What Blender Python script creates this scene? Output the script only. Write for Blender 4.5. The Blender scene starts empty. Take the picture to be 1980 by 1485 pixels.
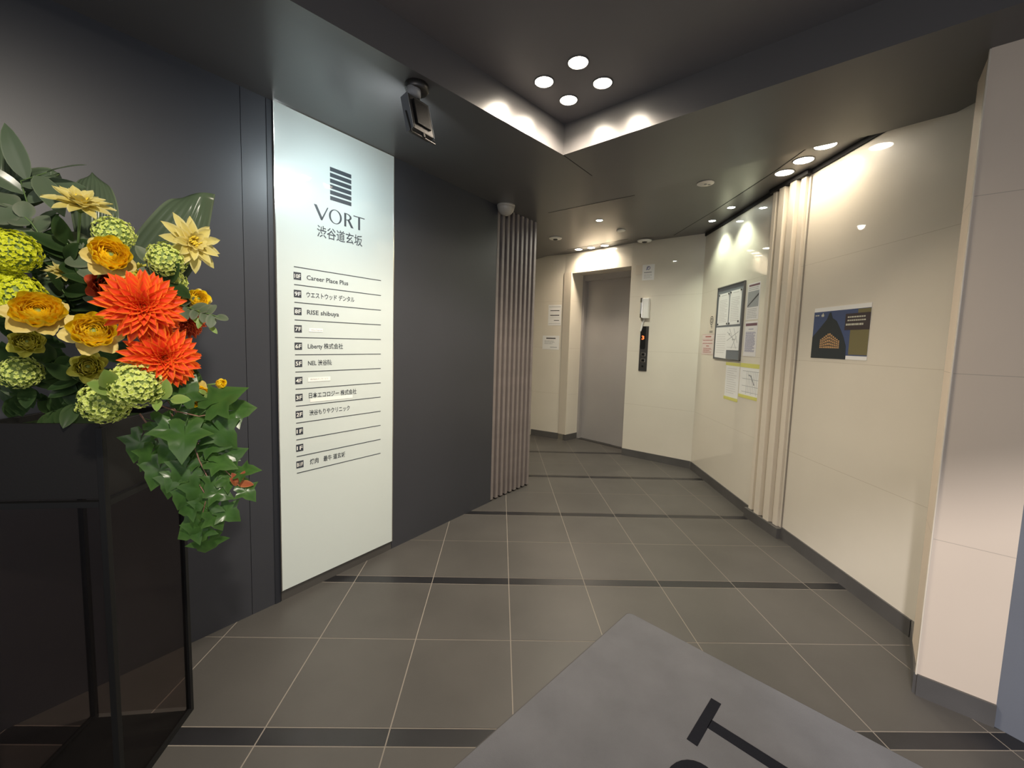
import bpy, math, random
from mathutils import Vector, Matrix

# ------------------------------------------------------------------ scene, camera, light
C = bpy.context.scene.collection
sc = bpy.context.scene
CAMZ = 1.3574
PITCH, ROLL, YAW = 0.08375, 0.02916, 0.02356
FPX, CX, CY = 796.28, 985.73, 726.66
cy_, sy_ = math.cos(YAW), math.sin(YAW); cp_, sp_ = math.cos(PITCH), math.sin(PITCH)
FW = Vector((sy_*cp_, cy_*cp_, -sp_))
R0 = Vector((cy_, -sy_, 0)); U0 = R0.cross(FW)
RT = R0*math.cos(ROLL) + U0*math.sin(ROLL)
UP = -R0*math.sin(ROLL) + U0*math.cos(ROLL)
cd = bpy.data.cameras.new('camera'); cam = bpy.data.objects.new('camera', cd); C.objects.link(cam)
M = Matrix((RT, UP, -FW)).transposed().to_4x4(); M.translation = Vector((0, 0, CAMZ)); cam.matrix_world = M
cd.sensor_fit = 'HORIZONTAL'; cd.sensor_width = 36.0; cd.lens = FPX/1980*36.0
cd.shift_x = (990-CX)/1980; cd.shift_y = (CY-742.5)/1980
cd.clip_start = 0.02; cd.clip_end = 60
sc.camera = cam
sc.view_settings.view_transform = 'Standard'; sc.view_settings.look = 'None'
sc.view_settings.exposure = 1.17; sc.view_settings.gamma = 1.0
sc.view_settings.use_curve_mapping = False
wd = bpy.data.worlds.new('world'); sc.world = wd; wd.use_nodes = True
wd.node_tree.nodes['Background'].inputs[0].default_value = (0.80, 0.86, 1.0, 1)
wd.node_tree.nodes['Background'].inputs[1].default_value = 0.24

def light(name, kind, loc, target, power, color, size=0.04, angle=120, blend=1.0):
    l = bpy.data.lights.new(name, kind); l.energy = power; l.color = color
    if kind == 'AREA': l.shape = 'DISK'; l.size = size
    else: l.shadow_soft_size = size
    if kind == 'SPOT': l.spot_size = math.radians(angle); l.spot_blend = blend
    o = bpy.data.objects.new(name, l); C.objects.link(o); o.location = loc
    o.rotation_euler = (Vector(target)-Vector(loc)).to_track_quat('-Z', 'Y').to_euler()
    return o
# unseen lights behind the camera, standing in for street and entrance light
light('pillar_spot', 'SPOT', (-1.75, -2.5, 3.34), (1.80, 1.42, 0.45), 420, (1.0, 0.93, 0.93), 0.10, 18, 0.4)  # unseen street-side spot, cone narrowed to reach only the pillar
light('street_fill', 'AREA', (-0.6, -2.6, 1.9), (0.2, 2.0, 0.9), 14, (1.0, 0.90, 0.82), 2.2)  # broad unseen disc giving soft fill from the street side
light('flower_fill_spot', 'SPOT', (0.35, -0.35, 2.55), (-0.90, 1.05, 1.35), 95, (1.0, 0.90, 0.76), 0.06, 62, 0.8)  # added to brighten the flowers, no fixture modelled

# ------------------------------------------------------------------ materials
def mat(name, col, rough=0.5, metal=0.0, coat=0.0, coat_r=0.03, emit=None, estr=0.0, spec=0.5, var=0.0, vscale=4.0, bump=0.0, bscale=60.0, trans=0.0):
    m = bpy.data.materials.new(name); m.use_nodes = True
    nt = m.node_tree; b = nt.nodes['Principled BSDF']
    b.inputs['Base Color'].default_value = (*col, 1); b.inputs['Roughness'].default_value = rough
    b.inputs['Metallic'].default_value = metal; b.inputs['Coat Weight'].default_value = coat
    b.inputs['Coat Roughness'].default_value = coat_r; b.inputs['Specular IOR Level'].default_value = spec
    if trans: b.inputs['Transmission Weight'].default_value = trans
    if emit: b.inputs['Emission Color'].default_value = (*emit, 1); b.inputs['Emission Strength'].default_value = estr
    if var or bump:
        tc = nt.nodes.new('ShaderNodeTexCoord')
    if var:
        n = nt.nodes.new('ShaderNodeTexNoise'); n.inputs['Scale'].default_value = vscale; n.inputs['Detail'].default_value = 6
        nt.links.new(tc.outputs['Object'], n.inputs['Vector'])
        r = nt.nodes.new('ShaderNodeValToRGB')
        r.color_ramp.elements[0].position = 0.3; r.color_ramp.elements[1].position = 0.7
        r.color_ramp.elements[0].color = (*[c*(1-var) for c in col], 1); r.color_ramp.elements[1].color = (*[min(1, c*(1+var)) for c in col], 1)
        nt.links.new(n.outputs['Fac'], r.inputs['Fac']); nt.links.new(r.outputs['Color'], b.inputs['Base Color'])
    if bump:
        n2 = nt.nodes.new('ShaderNodeTexNoise'); n2.inputs['Scale'].default_value = bscale; n2.inputs['Detail'].default_value = 4
        bp = nt.nodes.new('ShaderNodeBump'); bp.inputs['Strength'].default_value = bump; bp.inputs['Distance'].default_value = 0.002
        nt.links.new(tc.outputs['Object'], n2.inputs['Vector']); nt.links.new(n2.outputs['Fac'], bp.inputs['Height'])
        nt.links.new(bp.outputs['Normal'], b.inputs['Normal'])
    return m

def seam_mat(name, col, seam, zstep, xstep, xoff=0.0, zoff=0.0, w=0.0012, rough=0.45, coat=1.0, coat_r=0.02, var=0.04, vscale=1.5):
    """panel cladding: thin joint lines every zstep / xstep of the object's own coordinates"""
    m = mat(name, col, rough, coat=coat, coat_r=coat_r, var=var, vscale=vscale)
    nt = m.node_tree; b = nt.nodes['Principled BSDF']
    src = b.inputs['Base Color'].links[0].from_socket
    tc = nt.nodes.new('ShaderNodeTexCoord'); sx = nt.nodes.new('ShaderNodeSeparateXYZ')
    nt.links.new(tc.outputs['Object'], sx.inputs[0])
    def mth(op, a, bb):
        n = nt.nodes.new('ShaderNodeMath'); n.operation = op
        for i, v in enumerate((a, bb)):
            if v is None: continue
            if isinstance(v, (int, float)): n.inputs[i].default_value = v
            else: nt.links.new(v, n.inputs[i])
        return n.outputs[0]
    def line(sock, step, off):
        t = mth('ADD', sock, 100*step-off+step/2)
        t = mth('MODULO', t, step); t = mth('SUBTRACT', t, step/2); t = mth('ABSOLUTE', t, None)
        return mth('LESS_THAN', t, w)
    l = line(sx.outputs['Z'], zstep, zoff)
    if xstep: l = mth('MAXIMUM', l, line(sx.outputs['X'], xstep, xoff))
    mix = nt.nodes.new('ShaderNodeMix'); mix.data_type = 'RGBA'
    nt.links.new(l, mix.inputs['Factor']); nt.links.new(src, mix.inputs['A']); mix.inputs['B'].default_value = (*seam, 1)
    nt.links.new(mix.outputs['Result'], b.inputs['Base Color'])
    return m

def petal_mat(name, c_in, c_out, c_edge, rough=0.55, ew=0.25):
    """uv: x along the petal (0 root, 1 tip), y across (0..1)"""
    m = mat(name, c_in, rough, spec=0.3); nt = m.node_tree; b = nt.nodes['Principled BSDF']
    uv = nt.nodes.new('ShaderNodeUVMap'); sp = nt.nodes.new('ShaderNodeSeparateXYZ'); nt.links.new(uv.outputs[0], sp.inputs[0])
    r = nt.nodes.new('ShaderNodeValToRGB'); r.color_ramp.elements[0].color = (*c_in, 1); r.color_ramp.elements[1].color = (*c_out, 1)
    r.color_ramp.elements[0].position = 0.15; r.color_ramp.elements[1].position = 0.9
    nt.links.new(sp.outputs['X'], r.inputs['Fac'])
    a = nt.nodes.new('ShaderNodeMath'); a.operation = 'SUBTRACT'; nt.links.new(sp.outputs['Y'], a.inputs[0]); a.inputs[1].default_value = 0.5
    a2 = nt.nodes.new('ShaderNodeMath'); a2.operation = 'ABSOLUTE'; nt.links.new(a.outputs[0], a2.inputs[0])
    mr = nt.nodes.new('ShaderNodeMapRange'); nt.links.new(a2.outputs[0], mr.inputs['Value'])
    mr.inputs['From Min'].default_value = 0.5-ew; mr.inputs['From Max'].default_value = 0.5
    mix = nt.nodes.new('ShaderNodeMix'); mix.data_type = 'RGBA'
    nt.links.new(mr.outputs[0], mix.inputs['Factor']); nt.links.new(r.outputs['Color'], mix.inputs['A']); mix.inputs['B'].default_value = (*c_edge, 1)
    nt.links.new(mix.outputs['Result'], b.inputs['Base Color'])
    tr = nt.nodes.new('ShaderNodeBsdfTranslucent'); ms = nt.nodes.new('ShaderNodeMixShader'); ms.inputs[0].default_value = 0.42
    nt.links.new(mix.outputs['Result'], tr.inputs['Color']); nt.links.new(b.outputs[0], ms.inputs[1]); nt.links.new(tr.outputs[0], ms.inputs[2])
    nt.links.new(ms.outputs[0], nt.nodes['Material Output'].inputs['Surface'])
    return m

CREAM = (0.68, 0.635, 0.54)
MT = {
 'cream': seam_mat('cream_panel', CREAM, (0.52, 0.47, 0.38), 0.6425, 0),
 'cream_plain': mat('cream_plain', (0.66, 0.60, 0.50), 0.4, coat=0.5, coat_r=0.06),
 'pillar': seam_mat('pillar_panel', (0.64, 0.55, 0.45), (0.44, 0.38, 0.31), 0.6425, 0, rough=0.6, coat=0.0),
 'dark': mat('dark_panel', (0.038, 0.040, 0.047), 0.42, spec=0.5, var=0.05, vscale=2, bump=0.04, bscale=300),
 'darkjoint': mat('dark_joint', (0.008, 0.008, 0.009), 0.8),
 'recessshade': mat('recess_shade', (0.016, 0.018, 0.024), 0.5),  # colour of the painted recess shadow left of the sign
 'soffit': mat('soffit_panel', (0.112, 0.109, 0.110), 0.30, spec=0.55, var=0.05, vscale=2, bump=0.03, bscale=200),
 'ceil': mat('ceiling_panel', (0.170, 0.160, 0.168), 0.42, spec=0.55, var=0.05, vscale=2, bump=0.03, bscale=200),
 'tile': mat('floor_tile', (0.068, 0.064, 0.059), 0.42, spec=0.40, var=0.14, vscale=2.2, bump=0.08, bscale=120),
 'strip': mat('inlay_strip', (0.013, 0.013, 0.015), 0.35, var=0.3, vscale=4),
 'grout': mat('grout', (0.23, 0.205, 0.175), 0.8),
 'base': mat('baseboard_tile', (0.080, 0.077, 0.074), 0.5, var=0.12, vscale=6),
 'steelblue': mat('blue_grey_steel', (0.135, 0.150, 0.180), 0.5, var=0.05, vscale=3, bump=0.1, bscale=400),
 'steel': mat('brushed_steel', (0.37, 0.355, 0.345), 0.40, metal=0.20, var=0.04, vscale=2),
 'steeldark': mat('dark_steel', (0.09, 0.088, 0.086), 0.4, metal=0.8),
 'chrome': mat('bright_metal', (0.75, 0.74, 0.70), 0.18, metal=1.0),
 'slat': mat('slat_wood', (0.205, 0.178, 0.165), 0.5, var=0.08, vscale=12),
 'glass_white': mat('sign_glass', (0.60, 0.66, 0.63), 0.35, coat=1.0, coat_r=0.01),
 'ink': mat('sign_ink', (0.045, 0.055, 0.065), 0.4, coat=0.6, coat_r=0.02),
 'inkbadge': mat('sign_badge', (0.035, 0.042, 0.055), 0.4, coat=0.6, coat_r=0.02),
 'white': mat('white_plastic', (0.80, 0.79, 0.75), 0.4),
 'sticker': mat('white_sticker', (0.86, 0.86, 0.80), 0.5),
 'black': mat('black_metal', (0.006, 0.006, 0.006), 0.5, spec=0.25, bump=0.1, bscale=300),
 'blackbox': mat('black_planter', (0.008, 0.0075, 0.0075), 0.6, spec=0.25, bump=0.1, bscale=200),
 'paper': mat('paper', (0.78, 0.78, 0.76), 0.55),
 'paper_gloss': mat('paper_gloss', (0.70, 0.68, 0.68), 0.4, coat=0.4, coat_r=0.08),
 'paper_pink': mat('paper_pink', (0.68, 0.60, 0.56), 0.5),
 'print': mat('print_black', (0.05, 0.05, 0.05), 0.6),
 'printgrey': mat('print_grey', (0.30, 0.31, 0.32), 0.6),
 'printfaint': mat('print_faint', (0.52, 0.51, 0.50), 0.6),
 'printred': mat('print_red', (0.38, 0.10, 0.09), 0.6),
 'printpurple': mat('print_purple', (0.16, 0.08, 0.10), 0.6),
 'printblue': mat('print_blue', (0.24, 0.24, 0.36), 0.6),
 'tape': mat('yellow_tape', (0.62, 0.60, 0.16), 0.5),
 'board': mat('board_felt', (0.16, 0.175, 0.19), 0.8),
 'boardframe': mat('board_frame', (0.13, 0.13, 0.13), 0.4, metal=0.5),
 'mat': mat('mat_carpet', (0.132, 0.135, 0.148), 0.95, spec=0.1, var=0.10, vscale=5, bump=0.7, bscale=500),
 'matedge': mat('mat_rubber', (0.05, 0.048, 0.048), 0.7),
 'mattext': mat('mat_letters', (0.012, 0.013, 0.018), 0.95, spec=0.1, bump=0.7, bscale=500),
 'lampwarm': mat('lamp_warm', (1, 1, 1), 0.5, emit=(1.0, 0.88, 0.70), estr=26),
 'lampcool': mat('lamp_cool', (1, 1, 1), 0.5, emit=(0.88, 0.97, 1.0), estr=40),
 'lampgreen': mat('lamp_green_white', (1, 1, 1), 0.5, emit=(0.92, 1.0, 0.88), estr=25),
 'lampdim': mat('lamp_dim', (1, 1, 1), 0.5, emit=(1.0, 0.9, 0.75), estr=1.6),
 'led': mat('led_orange', (0.2, 0.03, 0.0), 0.5, emit=(1.0, 0.13, 0.03), estr=1.6),
 'dome': mat('camera_dome', (0.42, 0.39, 0.34), 0.35),
 'clear': mat('clear_plastic', (0.85, 0.87, 0.88), 0.15, trans=0.6),
 'stem': mat('stem_green', (0.10, 0.17, 0.05), 0.6),
 'twig': mat('twig_brown', (0.20, 0.10, 0.07), 0.6),
 'leafdark': petal_mat('leaf_dark', (0.035, 0.070, 0.022), (0.028, 0.060, 0.020), (0.05, 0.09, 0.03), 0.35),
 'leafvine': petal_mat('leaf_vine', (0.070, 0.160, 0.035), (0.040, 0.100, 0.024), (0.085, 0.17, 0.045), 0.25),
 'leafred': petal_mat('leaf_red', (0.40, 0.13, 0.05), (0.35, 0.08, 0.04), (0.45, 0.18, 0.07), 0.4),
 'leafbig': petal_mat('leaf_big', (0.130, 0.175, 0.110), (0.105, 0.150, 0.090), (0.20, 0.25, 0.16), 0.22, 0.06),
 'leafeuc': petal_mat('leaf_eucalyptus', (0.12, 0.17, 0.10), (0.15, 0.19, 0.12), (0.19, 0.22, 0.15), 0.5),
 'leaflime': petal_mat('leaf_lime', (0.25, 0.35, 0.08), (0.22, 0.36, 0.08), (0.30, 0.40, 0.12), 0.45),
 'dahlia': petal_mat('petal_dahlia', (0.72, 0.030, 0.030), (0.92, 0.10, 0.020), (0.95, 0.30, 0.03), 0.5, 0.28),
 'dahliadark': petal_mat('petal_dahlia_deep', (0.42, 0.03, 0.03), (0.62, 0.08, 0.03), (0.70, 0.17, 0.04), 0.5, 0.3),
 'amber': petal_mat('petal_amber', (0.98, 0.66, 0.010), (0.98, 0.74, 0.020), (0.98, 0.78, 0.05), 0.5, 0.15),
 'amberpale': petal_mat('petal_outer_cream', (0.78, 0.58, 0.12), (0.80, 0.66, 0.22), (0.80, 0.70, 0.30), 0.5, 0.2),
 'yellow': petal_mat('petal_yellow', (0.94, 0.62, 0.01), (0.96, 0.76, 0.02), (0.96, 0.80, 0.10), 0.5, 0.15),
 'pale': petal_mat('petal_pale_yellow', (0.72, 0.60, 0.14), (0.74, 0.66, 0.24), (0.76, 0.70, 0.34), 0.55, 0.2),
 'dull': petal_mat('petal_dull_yellow', (0.62, 0.60, 0.06), (0.70, 0.66, 0.10), (0.74, 0.70, 0.16), 0.55, 0.2),
 'lime': petal_mat('floret_lime', (0.62, 0.72, 0.10), (0.78, 0.86, 0.26), (0.84, 0.90, 0.38), 0.5, 0.3),
 'limeyellow': petal_mat('floret_yellow_green', (0.64, 0.70, 0.01), (0.78, 0.82, 0.03), (0.84, 0.86, 0.10), 0.5, 0.3),
 'sky': mat('poster_sky', (0.055, 0.085, 0.19), 0.35, coat=0.4, coat_r=0.1),
 'posterdark': mat('poster_dark', (0.020, 0.030, 0.038), 0.35, coat=0.4, coat_r=0.1),
 'postergold': mat('poster_gold', (0.55, 0.33, 0.15), 0.35, coat=0.4, coat_r=0.1),
 'posterolive': mat('poster_olive', (0.17, 0.15, 0.07), 0.35, coat=0.4, coat_r=0.1),
 'postermaroon': mat('poster_maroon', (0.045, 0.035, 0.040), 0.35, coat=0.4, coat_r=0.1),
 'postertext': mat('poster_text', (0.55, 0.55, 0.45), 0.4),
}

# ------------------------------------------------------------------ mesh helpers
class MB:
    """collects geometry (in world or thing-local coordinates) for ONE mesh object"""
    def __init__(s): s.v = []; s.f = []; s.uv = []; s.mi = []; s.k = 0
    def quadf(s, pts, uvs=None):
        b = len(s.v); s.v += [tuple(p) for p in pts]; s.f.append(list(range(b, b+len(pts))))
        s.uv.append(uvs or [(0, 0)]*len(pts)); s.mi.append(s.k)
    def prism(s, pts, vec):
        """polygon pts (3-D) extruded by vec, closed"""
        n = len(pts); b = len(s.v); vec = Vector(vec)
        s.v += [tuple(p) for p in pts] + [tuple(Vector(p)+vec) for p in pts]
        fs = [list(range(b, b+n))[::-1], list(range(b+n, b+2*n))] + [[b+i, b+(i+1) % n, b+n+(i+1) % n, b+n+i] for i in range(n)]
        for f in fs: s.f.append(f); s.uv.append([(0, 0)]*len(f)); s.mi.append(s.k)
    def box(s, x0, x1, y0, y1, z0, z1, m=None):
        m = m or Matrix.Identity(4)
        P = [m @ Vector(p) for p in ((x0, y0, z0), (x1, y0, z0), (x1, y1, z0), (x0, y1, z0))]
        s.prism(P, m.to_3x3() @ Vector((0, 0, z1-z0)))
    def tube(s, path, rad, n=8, cap=True):
        path = [Vector(p) for p in path]
        rads = rad if isinstance(rad, (list, tuple)) else [rad]*len(path)
        b = len(s.v); prev = None
        for i, p in enumerate(path):
            t = (path[min(i+1, len(path)-1)]-path[max(i-1, 0)]).normalized()
            if prev is None:
                a = t.orthogonal().normalized()
            else:
                a = (prev - t*prev.dot(t)).normalized()
            prev = a; c = t.cross(a)
            for j in range(n):
                th = 2*math.pi*j/n; s.v.append(tuple(p+(a*math.cos(th)+c*math.sin(th))*rads[i]))
        for i in range(len(path)-1):
            for j in range(n):
                s.f.append([b+i*n+j, b+i*n+(j+1) % n, b+(i+1)*n+(j+1) % n, b+(i+1)*n+j]); s.uv.append([(0, 0)]*4); s.mi.append(s.k)
        if cap:
            s.f.append([b+j for j in range(n)][::-1]); s.uv.append([(0, 0)]*n); s.mi.append(s.k)
            e = b+(len(path)-1)*n; s.f.append([e+j for j in range(n)]); s.uv.append([(0, 0)]*n); s.mi.append(s.k)
    def lathe(s, prof, m=None, n=32):
        """prof [(r,z)...] about local z"""
        m = m or Matrix.Identity(4); b = len(s.v)
        for r, z in prof:
            for j in range(n):
                th = 2*math.pi*j/n; s.v.append(tuple(m @ Vector((r*math.cos(th), r*math.sin(th), z))))
        for i in range(len(prof)-1):
            for j in range(n):
                s.f.append([b+i*n+j, b+i*n+(j+1) % n, b+(i+1)*n+(j+1) % n, b+(i+1)*n+j]); s.uv.append([(0, 0)]*4); s.mi.append(s.k)
        s.f.append([b+j for j in range(n)][::-1]); s.uv.append([(0, 0)]*n); s.mi.append(s.k)
        e = b+(len(prof)-1)*n; s.f.append([e+j for j in range(n)]); s.uv.append([(0, 0)]*n); s.mi.append(s.k)
    def grid(s, P, U=None):
        """P[i][j] points; U[i][j] uvs"""
        b = len(s.v); ni, nj = len(P), len(P[0])
        for row in P: s.v += [tuple(p) for p in row]
        for i in range(ni-1):
            for j in range(nj-1):
                s.f.append([b+i*nj+j, b+i*nj+j+1, b+(i+1)*nj+j+1, b+(i+1)*nj+j]); s.mi.append(s.k)
                s.uv.append([U[i][j], U[i][j+1], U[i+1][j+1], U[i+1][j]] if U else [(0, 0)]*4)
    def build(s, name, m, parent=None, origin=None, smooth=False, bevel=0.0):
        """origin: world point subtracted from the vertices (the parent's or the object's base)"""
        o0 = Vector(origin) if origin is not None else Vector((0, 0, 0))
        me = bpy.data.meshes.new(name)
        me.from_pydata([tuple(Vector(v)-o0) for v in s.v], [], s.f)
        for mm in (m if isinstance(m, (list, tuple)) else [m]): me.materials.append(MT[mm] if isinstance(mm, str) else mm)
        uvl = me.uv_layers.new(name='UVMap'); k = 0
        for f in s.uv:
            for q in f: uvl.data[k].uv = q; k += 1
        for p, mi in zip(me.polygons, s.mi): p.material_index = mi; p.use_smooth = smooth
        me.update()
        o = bpy.data.objects.new(name, me); C.objects.link(o)
        if parent is not None: o.parent = parent
        elif origin is not None: o.location = o0
        if bevel:
            bv = o.modifiers.new('bevel', 'BEVEL'); bv.width = bevel; bv.segments = 2; bv.limit_method = 'ANGLE'
        return o

def tag(o, label, cat, group=None, kind=None):
    o['label'] = label; o['category'] = cat
    if group: o['group'] = group
    if kind: o['kind'] = kind
    return o
def struct(o): o['kind'] = 'structure'; return o
def thing(name, label, cat, loc=(0, 0, 0), group=None):
    o = bpy.data.objects.new(name, None); C.objects.link(o); o.location = loc; o.empty_display_size = 0.05
    return tag(o, label, cat, group)
def copy_tree(o, parent=None):
    c = o.copy(); C.objects.link(c); c.parent = parent
    for ch in list(o.children): copy_tree(ch, c)
    return c

class Fr:
    """a wall's own frame: s runs left to right as seen from the room, z up, d out of the wall into the room"""
    def __init__(s, P, Q):
        s.P = Vector((P[0], P[1], 0)); q = Vector((Q[0], Q[1], 0)); s.L = (q-s.P).length
        s.u = (q-s.P).normalized(); s.n = Vector((s.u.y, -s.u.x, 0)); s.z = Vector((0, 0, 1))
        s.m = Matrix((s.u, -s.n, s.z)).transposed().to_4x4(); s.m.translation = s.P
    def p(s, a, z, d=0.0): return s.P+s.u*a+s.z*z+s.n*d
    def box(s, mb, a0, a1, z0, z1, d0, d1): mb.prism([s.p(a0, z0, d0), s.p(a1, z0, d0), s.p(a1, z1, d0), s.p(a0, z1, d0)], s.n*(d1-d0))
    def poly(s, mb, pts, d0, d1): mb.prism([s.p(a, z, d0) for a, z in pts], s.n*(d1-d0))

def wall(name, F, a0, a1, z0, z1, m, th=0.10, front=0.0):
    """wall slab behind the frame's plane, in its own rotated coordinates"""
    mb = MB(); mb.box(a0, a1, -front, th, z0, z1)
    me_o = mb.build(name, m); me_o.matrix_world = F.m
    return struct(me_o)

def text_mesh(body, size, bold=0.0, xs=1.0):
    cu = bpy.data.curves.new('t', 'FONT'); cu.body = body; cu.size = size; cu.offset = bold; cu.resolution_u = 2
    ob = bpy.data.objects.new('t', cu); C.objects.link(ob)
    dg = bpy.context.evaluated_depsgraph_get(); me = bpy.data.meshes.new_from_object(ob.evaluated_get(dg))
    V = [(v.co.x*xs, v.co.y) for v in me.vertices]; F = [list(p.vertices) for p in me.polygons]
    bpy.data.objects.remove(ob); bpy.data.curves.remove(cu); bpy.data.meshes.remove(me)
    return V, F
def text_on(mb, F, body, s, z, size, d, bold=0.0, width=None):
    V, Fc = text_mesh(body, size, bold)
    if not V: return
    x0 = min(v[0] for v in V); x1 = max(v[0] for v in V); k = (width/(x1-x0)) if width else 1.0
    b = len(mb.v)
    for x, y in V: mb.v.append(tuple(F.p(s+(x-x0)*k, z+y, d)))
    for f in Fc: mb.f.append([b+i for i in f]); mb.uv.append([(0, 0)]*len(f)); mb.mi.append(mb.k)

def unproject(px, py, Y):
    """world point on the camera ray of photo pixel (px,py) at world y = Y"""
    d = RT*((px-CX)/FPX)-UP*((py-CY)/FPX)+FW
    return Vector((0, 0, CAMZ))+d*(Y/d.y)

# ------------------------------------------------------------------ plan of the lobby (metres, camera above the origin)
ZL, ZF, ZS, ZH = 2.432, 2.527, 2.560, 2.600     # low soffit, far ceiling, light slots, raised entrance ceiling
A = (-1.088, 2.022); B = (-0.671, 2.569); CC = (-0.054, 3.386); D = (0.298, 3.809)
Z0 = (-3.25, -0.72)
L0 = (0.478, 5.942); L1 = (0.847, 5.713); W1 = (1.529, 4.966); W2 = (2.149, 4.444)
RA = (2.047, 3.196); RB = (2.054, 2.810); RC = (1.999, 1.800)
PA = (2.004, 1.816); PB = (1.694, 1.501); PC = (1.847, 1.362); PD = (2.15, 0.80)
K = (0.328, 2.458)
LA = (-1.75, 0.42); LB = (1.563, 1.314)
FE = [(0.364, 3.53), (0.935, 3.053), (1.318, 2.565), (1.579, 2.304), (1.837, 2.087), (2.038, 1.846)]

# floor: tiles, inlay strips and grout in one mesh
T = 0.43; SW = 0.0666; GX, GY = 0.0804, 1.2709; g = 0.0021
fb = MB(); fb.k = 0
fb.prism([(-3.6, -2.6, -0.06), (3.0, -2.6, -0.06), (3.0, 8.2, -0.06), (-3.6, 8.2, -0.06)], (0, 0, 0.059))
for r in range(-4, 8):
    y = GY + r*(2*T+SW)
    rows = [(y, y+SW, 2), (y+SW, y+SW+T, 1), (y+SW+T, y+SW+2*T, 1)]
    for y0, y1, k in rows:
        if y1 < -2.6 or y0 > 8.1: continue
        for c in range(-9, 7):
            x0 = GX+c*T; fb.k = k
            fb.quadf([(x0+g, y0+g, 0), (x0+T-g, y0+g, 0), (x0+T-g, y1-g, 0), (x0+g, y1-g, 0)])
struct(fb.build('floor', ['grout', 'tile', 'strip']))

# left wall: dark panels, with a thin joint
F1 = Fr(Z0, A)          # near part of the dark wall
FS = Fr(A, CC)          # from the sign to the slat screen
jt = F1.L-0.131
wall('wall_left', F1, 0, jt-0.0012, 0, ZL, 'dark')
wall('wall_left_panel', F1, jt+0.0012, F1.L, 0, ZL, 'dark')
wall('wall_left_far', FS, 0.69, FS.L, 0, ZL, 'dark')
wall('wall_left_recess', FS, 0.0, 0.69, 0, ZL, 'darkjoint', th=0.10, front=-0.004)
mbj = MB(); F1.box(mbj, jt-0.004, jt+0.004, 0.0, ZL, -0.02, -0.006); struct(mbj.build('trim_1', 'darkjoint'))
mbb = MB(); FS.box(mbb, 0.004, 0.686, 0, 0.055, -0.004, 0.001); struct(mbb.build('baseboard_left', 'tile'))
# passage behind the slat screen, closed off
FQ = Fr((-0.62, 6.62), L0); wall('wall_back_left', FQ, 0, FQ.L, 0, ZS, 'cream')
wall('wall_passage', Fr((-0.30, 3.60), (-0.62, 6.62)), -0.1, 3.12, 0, ZF, 'cream')
wall('wall_screen_back', Fr((CC[0]-0.13, CC[1]+0.11), (D[0]-0.11, D[1]+0.09)), -0.04, 0.56, 0, ZF, 'dark', th=0.06)

# elevator side
FL = Fr(L0, L1); FE1 = Fr(L1, W1); FE2 = Fr(W1, W2)
OPW = FE1.L
wall('wall_back', FL, -0.3, FL.L+0.03, 0, ZS, 'cream')
wall('wall_lintel', FE1, 0.0, OPW, 2.292, ZS, 'cream', th=0.36)
wall('wall_jamb_left', FE1, 0.015, 0.125, 0, 2.292, 'cream', th=0.36)
wall('wall_elevator', FE2, 0.0, FE2.L+0.05, 0, ZS, 'cream', th=0.10)
wall('wall_jamb_right', Fr((W1[0]+0.255, W1[1]+0.28), W1), -0.02, 0.375, 0, 2.292, 'cream', th=0.09)
# right wall
FR1 = Fr(W2, RA); FR2 = Fr(RA, RB); FR3 = Fr(RB, RC)
wall('wall_right_far', FR1, -0.05, FR1.L, 0, ZS, 'cream')
wall('wall_right_middle', FR2, 0, FR2.L, 0, ZS, 'cream')
wall('wall_right', FR3, 0, FR3.L+0.02, 0, ZS, 'cream')
# entrance pillar: side face, front face, steel return
PCEN = [PA, PB, PC, (2.40, 1.62), (2.3, 2.1), (2.06, 1.86)]
FP1 = Fr(PA, PB); FP2 = Fr(PB, PC); FP3 = Fr(PC, PD)
pb = MB(); pb.box(0, FP1.L-0.0005, 0, 0.012, 0, ZL); o = pb.build('wall_pillar_side', 'cream'); o.matrix_world = FP1.m; struct(o)
pb = MB(); pb.box(0.0, FP2.L, 0.0, 0.25, 0, ZL); o = pb.build('wall_pillar_front', 'pillar'); o.matrix_world = FP2.m; struct(o)
pb = MB(); pb.box(0.0, FP3.L+0.9, 0.0, 0.12, 0, ZL); o = pb.build('wall_entrance_right', 'steelblue'); o.matrix_world = FP3.m; struct(o)

# ceilings
def slab(name, pts, z, th, m):
    mb = MB(); mb.prism([(x, y, z) for x, y in pts], (0, 0, th)); return struct(mb.build(name, m))
slab('ceiling', [Z0, (-3.5, -0.7), (-1.4, 2.2), (-0.9, 2.7), (-0.2, 3.6), (0.15, 4.0), (0.30, 3.83), (0.364, 3.53), K, LA, (-3.1, -0.9)], ZL, 0.30, 'soffit')
slab('ceiling_right', [K] + FE + [(2.35, 1.9), (2.6, 0.55), (2.35, 0.58), LB], ZL, 0.30, 'soffit')
slab('ceiling_raised', [(K[0]+0.0, K[1]+0.02), (-3.3, -1.1), (-3.0, -0.95), (3.0, -0.95), (2.8, 0.2)], ZH, 0.05, 'ceil')
slab('ceiling_far', [(0.20, 3.30), (-0.8, 4.2), (-0.9, 6.75), (0.46, 5.98), (0.79, 5.30), (1.38, 4.64), (1.80, 4.45), (1.803, 3.60), (1.777, 2.78), (1.74, 2.00), (1.2, 2.3)], ZF, 0.02, 'soffit')
slab('ceiling_slot', [(0.3, 3.2), (-0.9, 4.2), (-1.0, 7.0), (1.6, 6.4), (2.6, 4.6), (2.4, 1.8), (1.5, 2.0)], ZS, 0.06, 'soffit')
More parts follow.
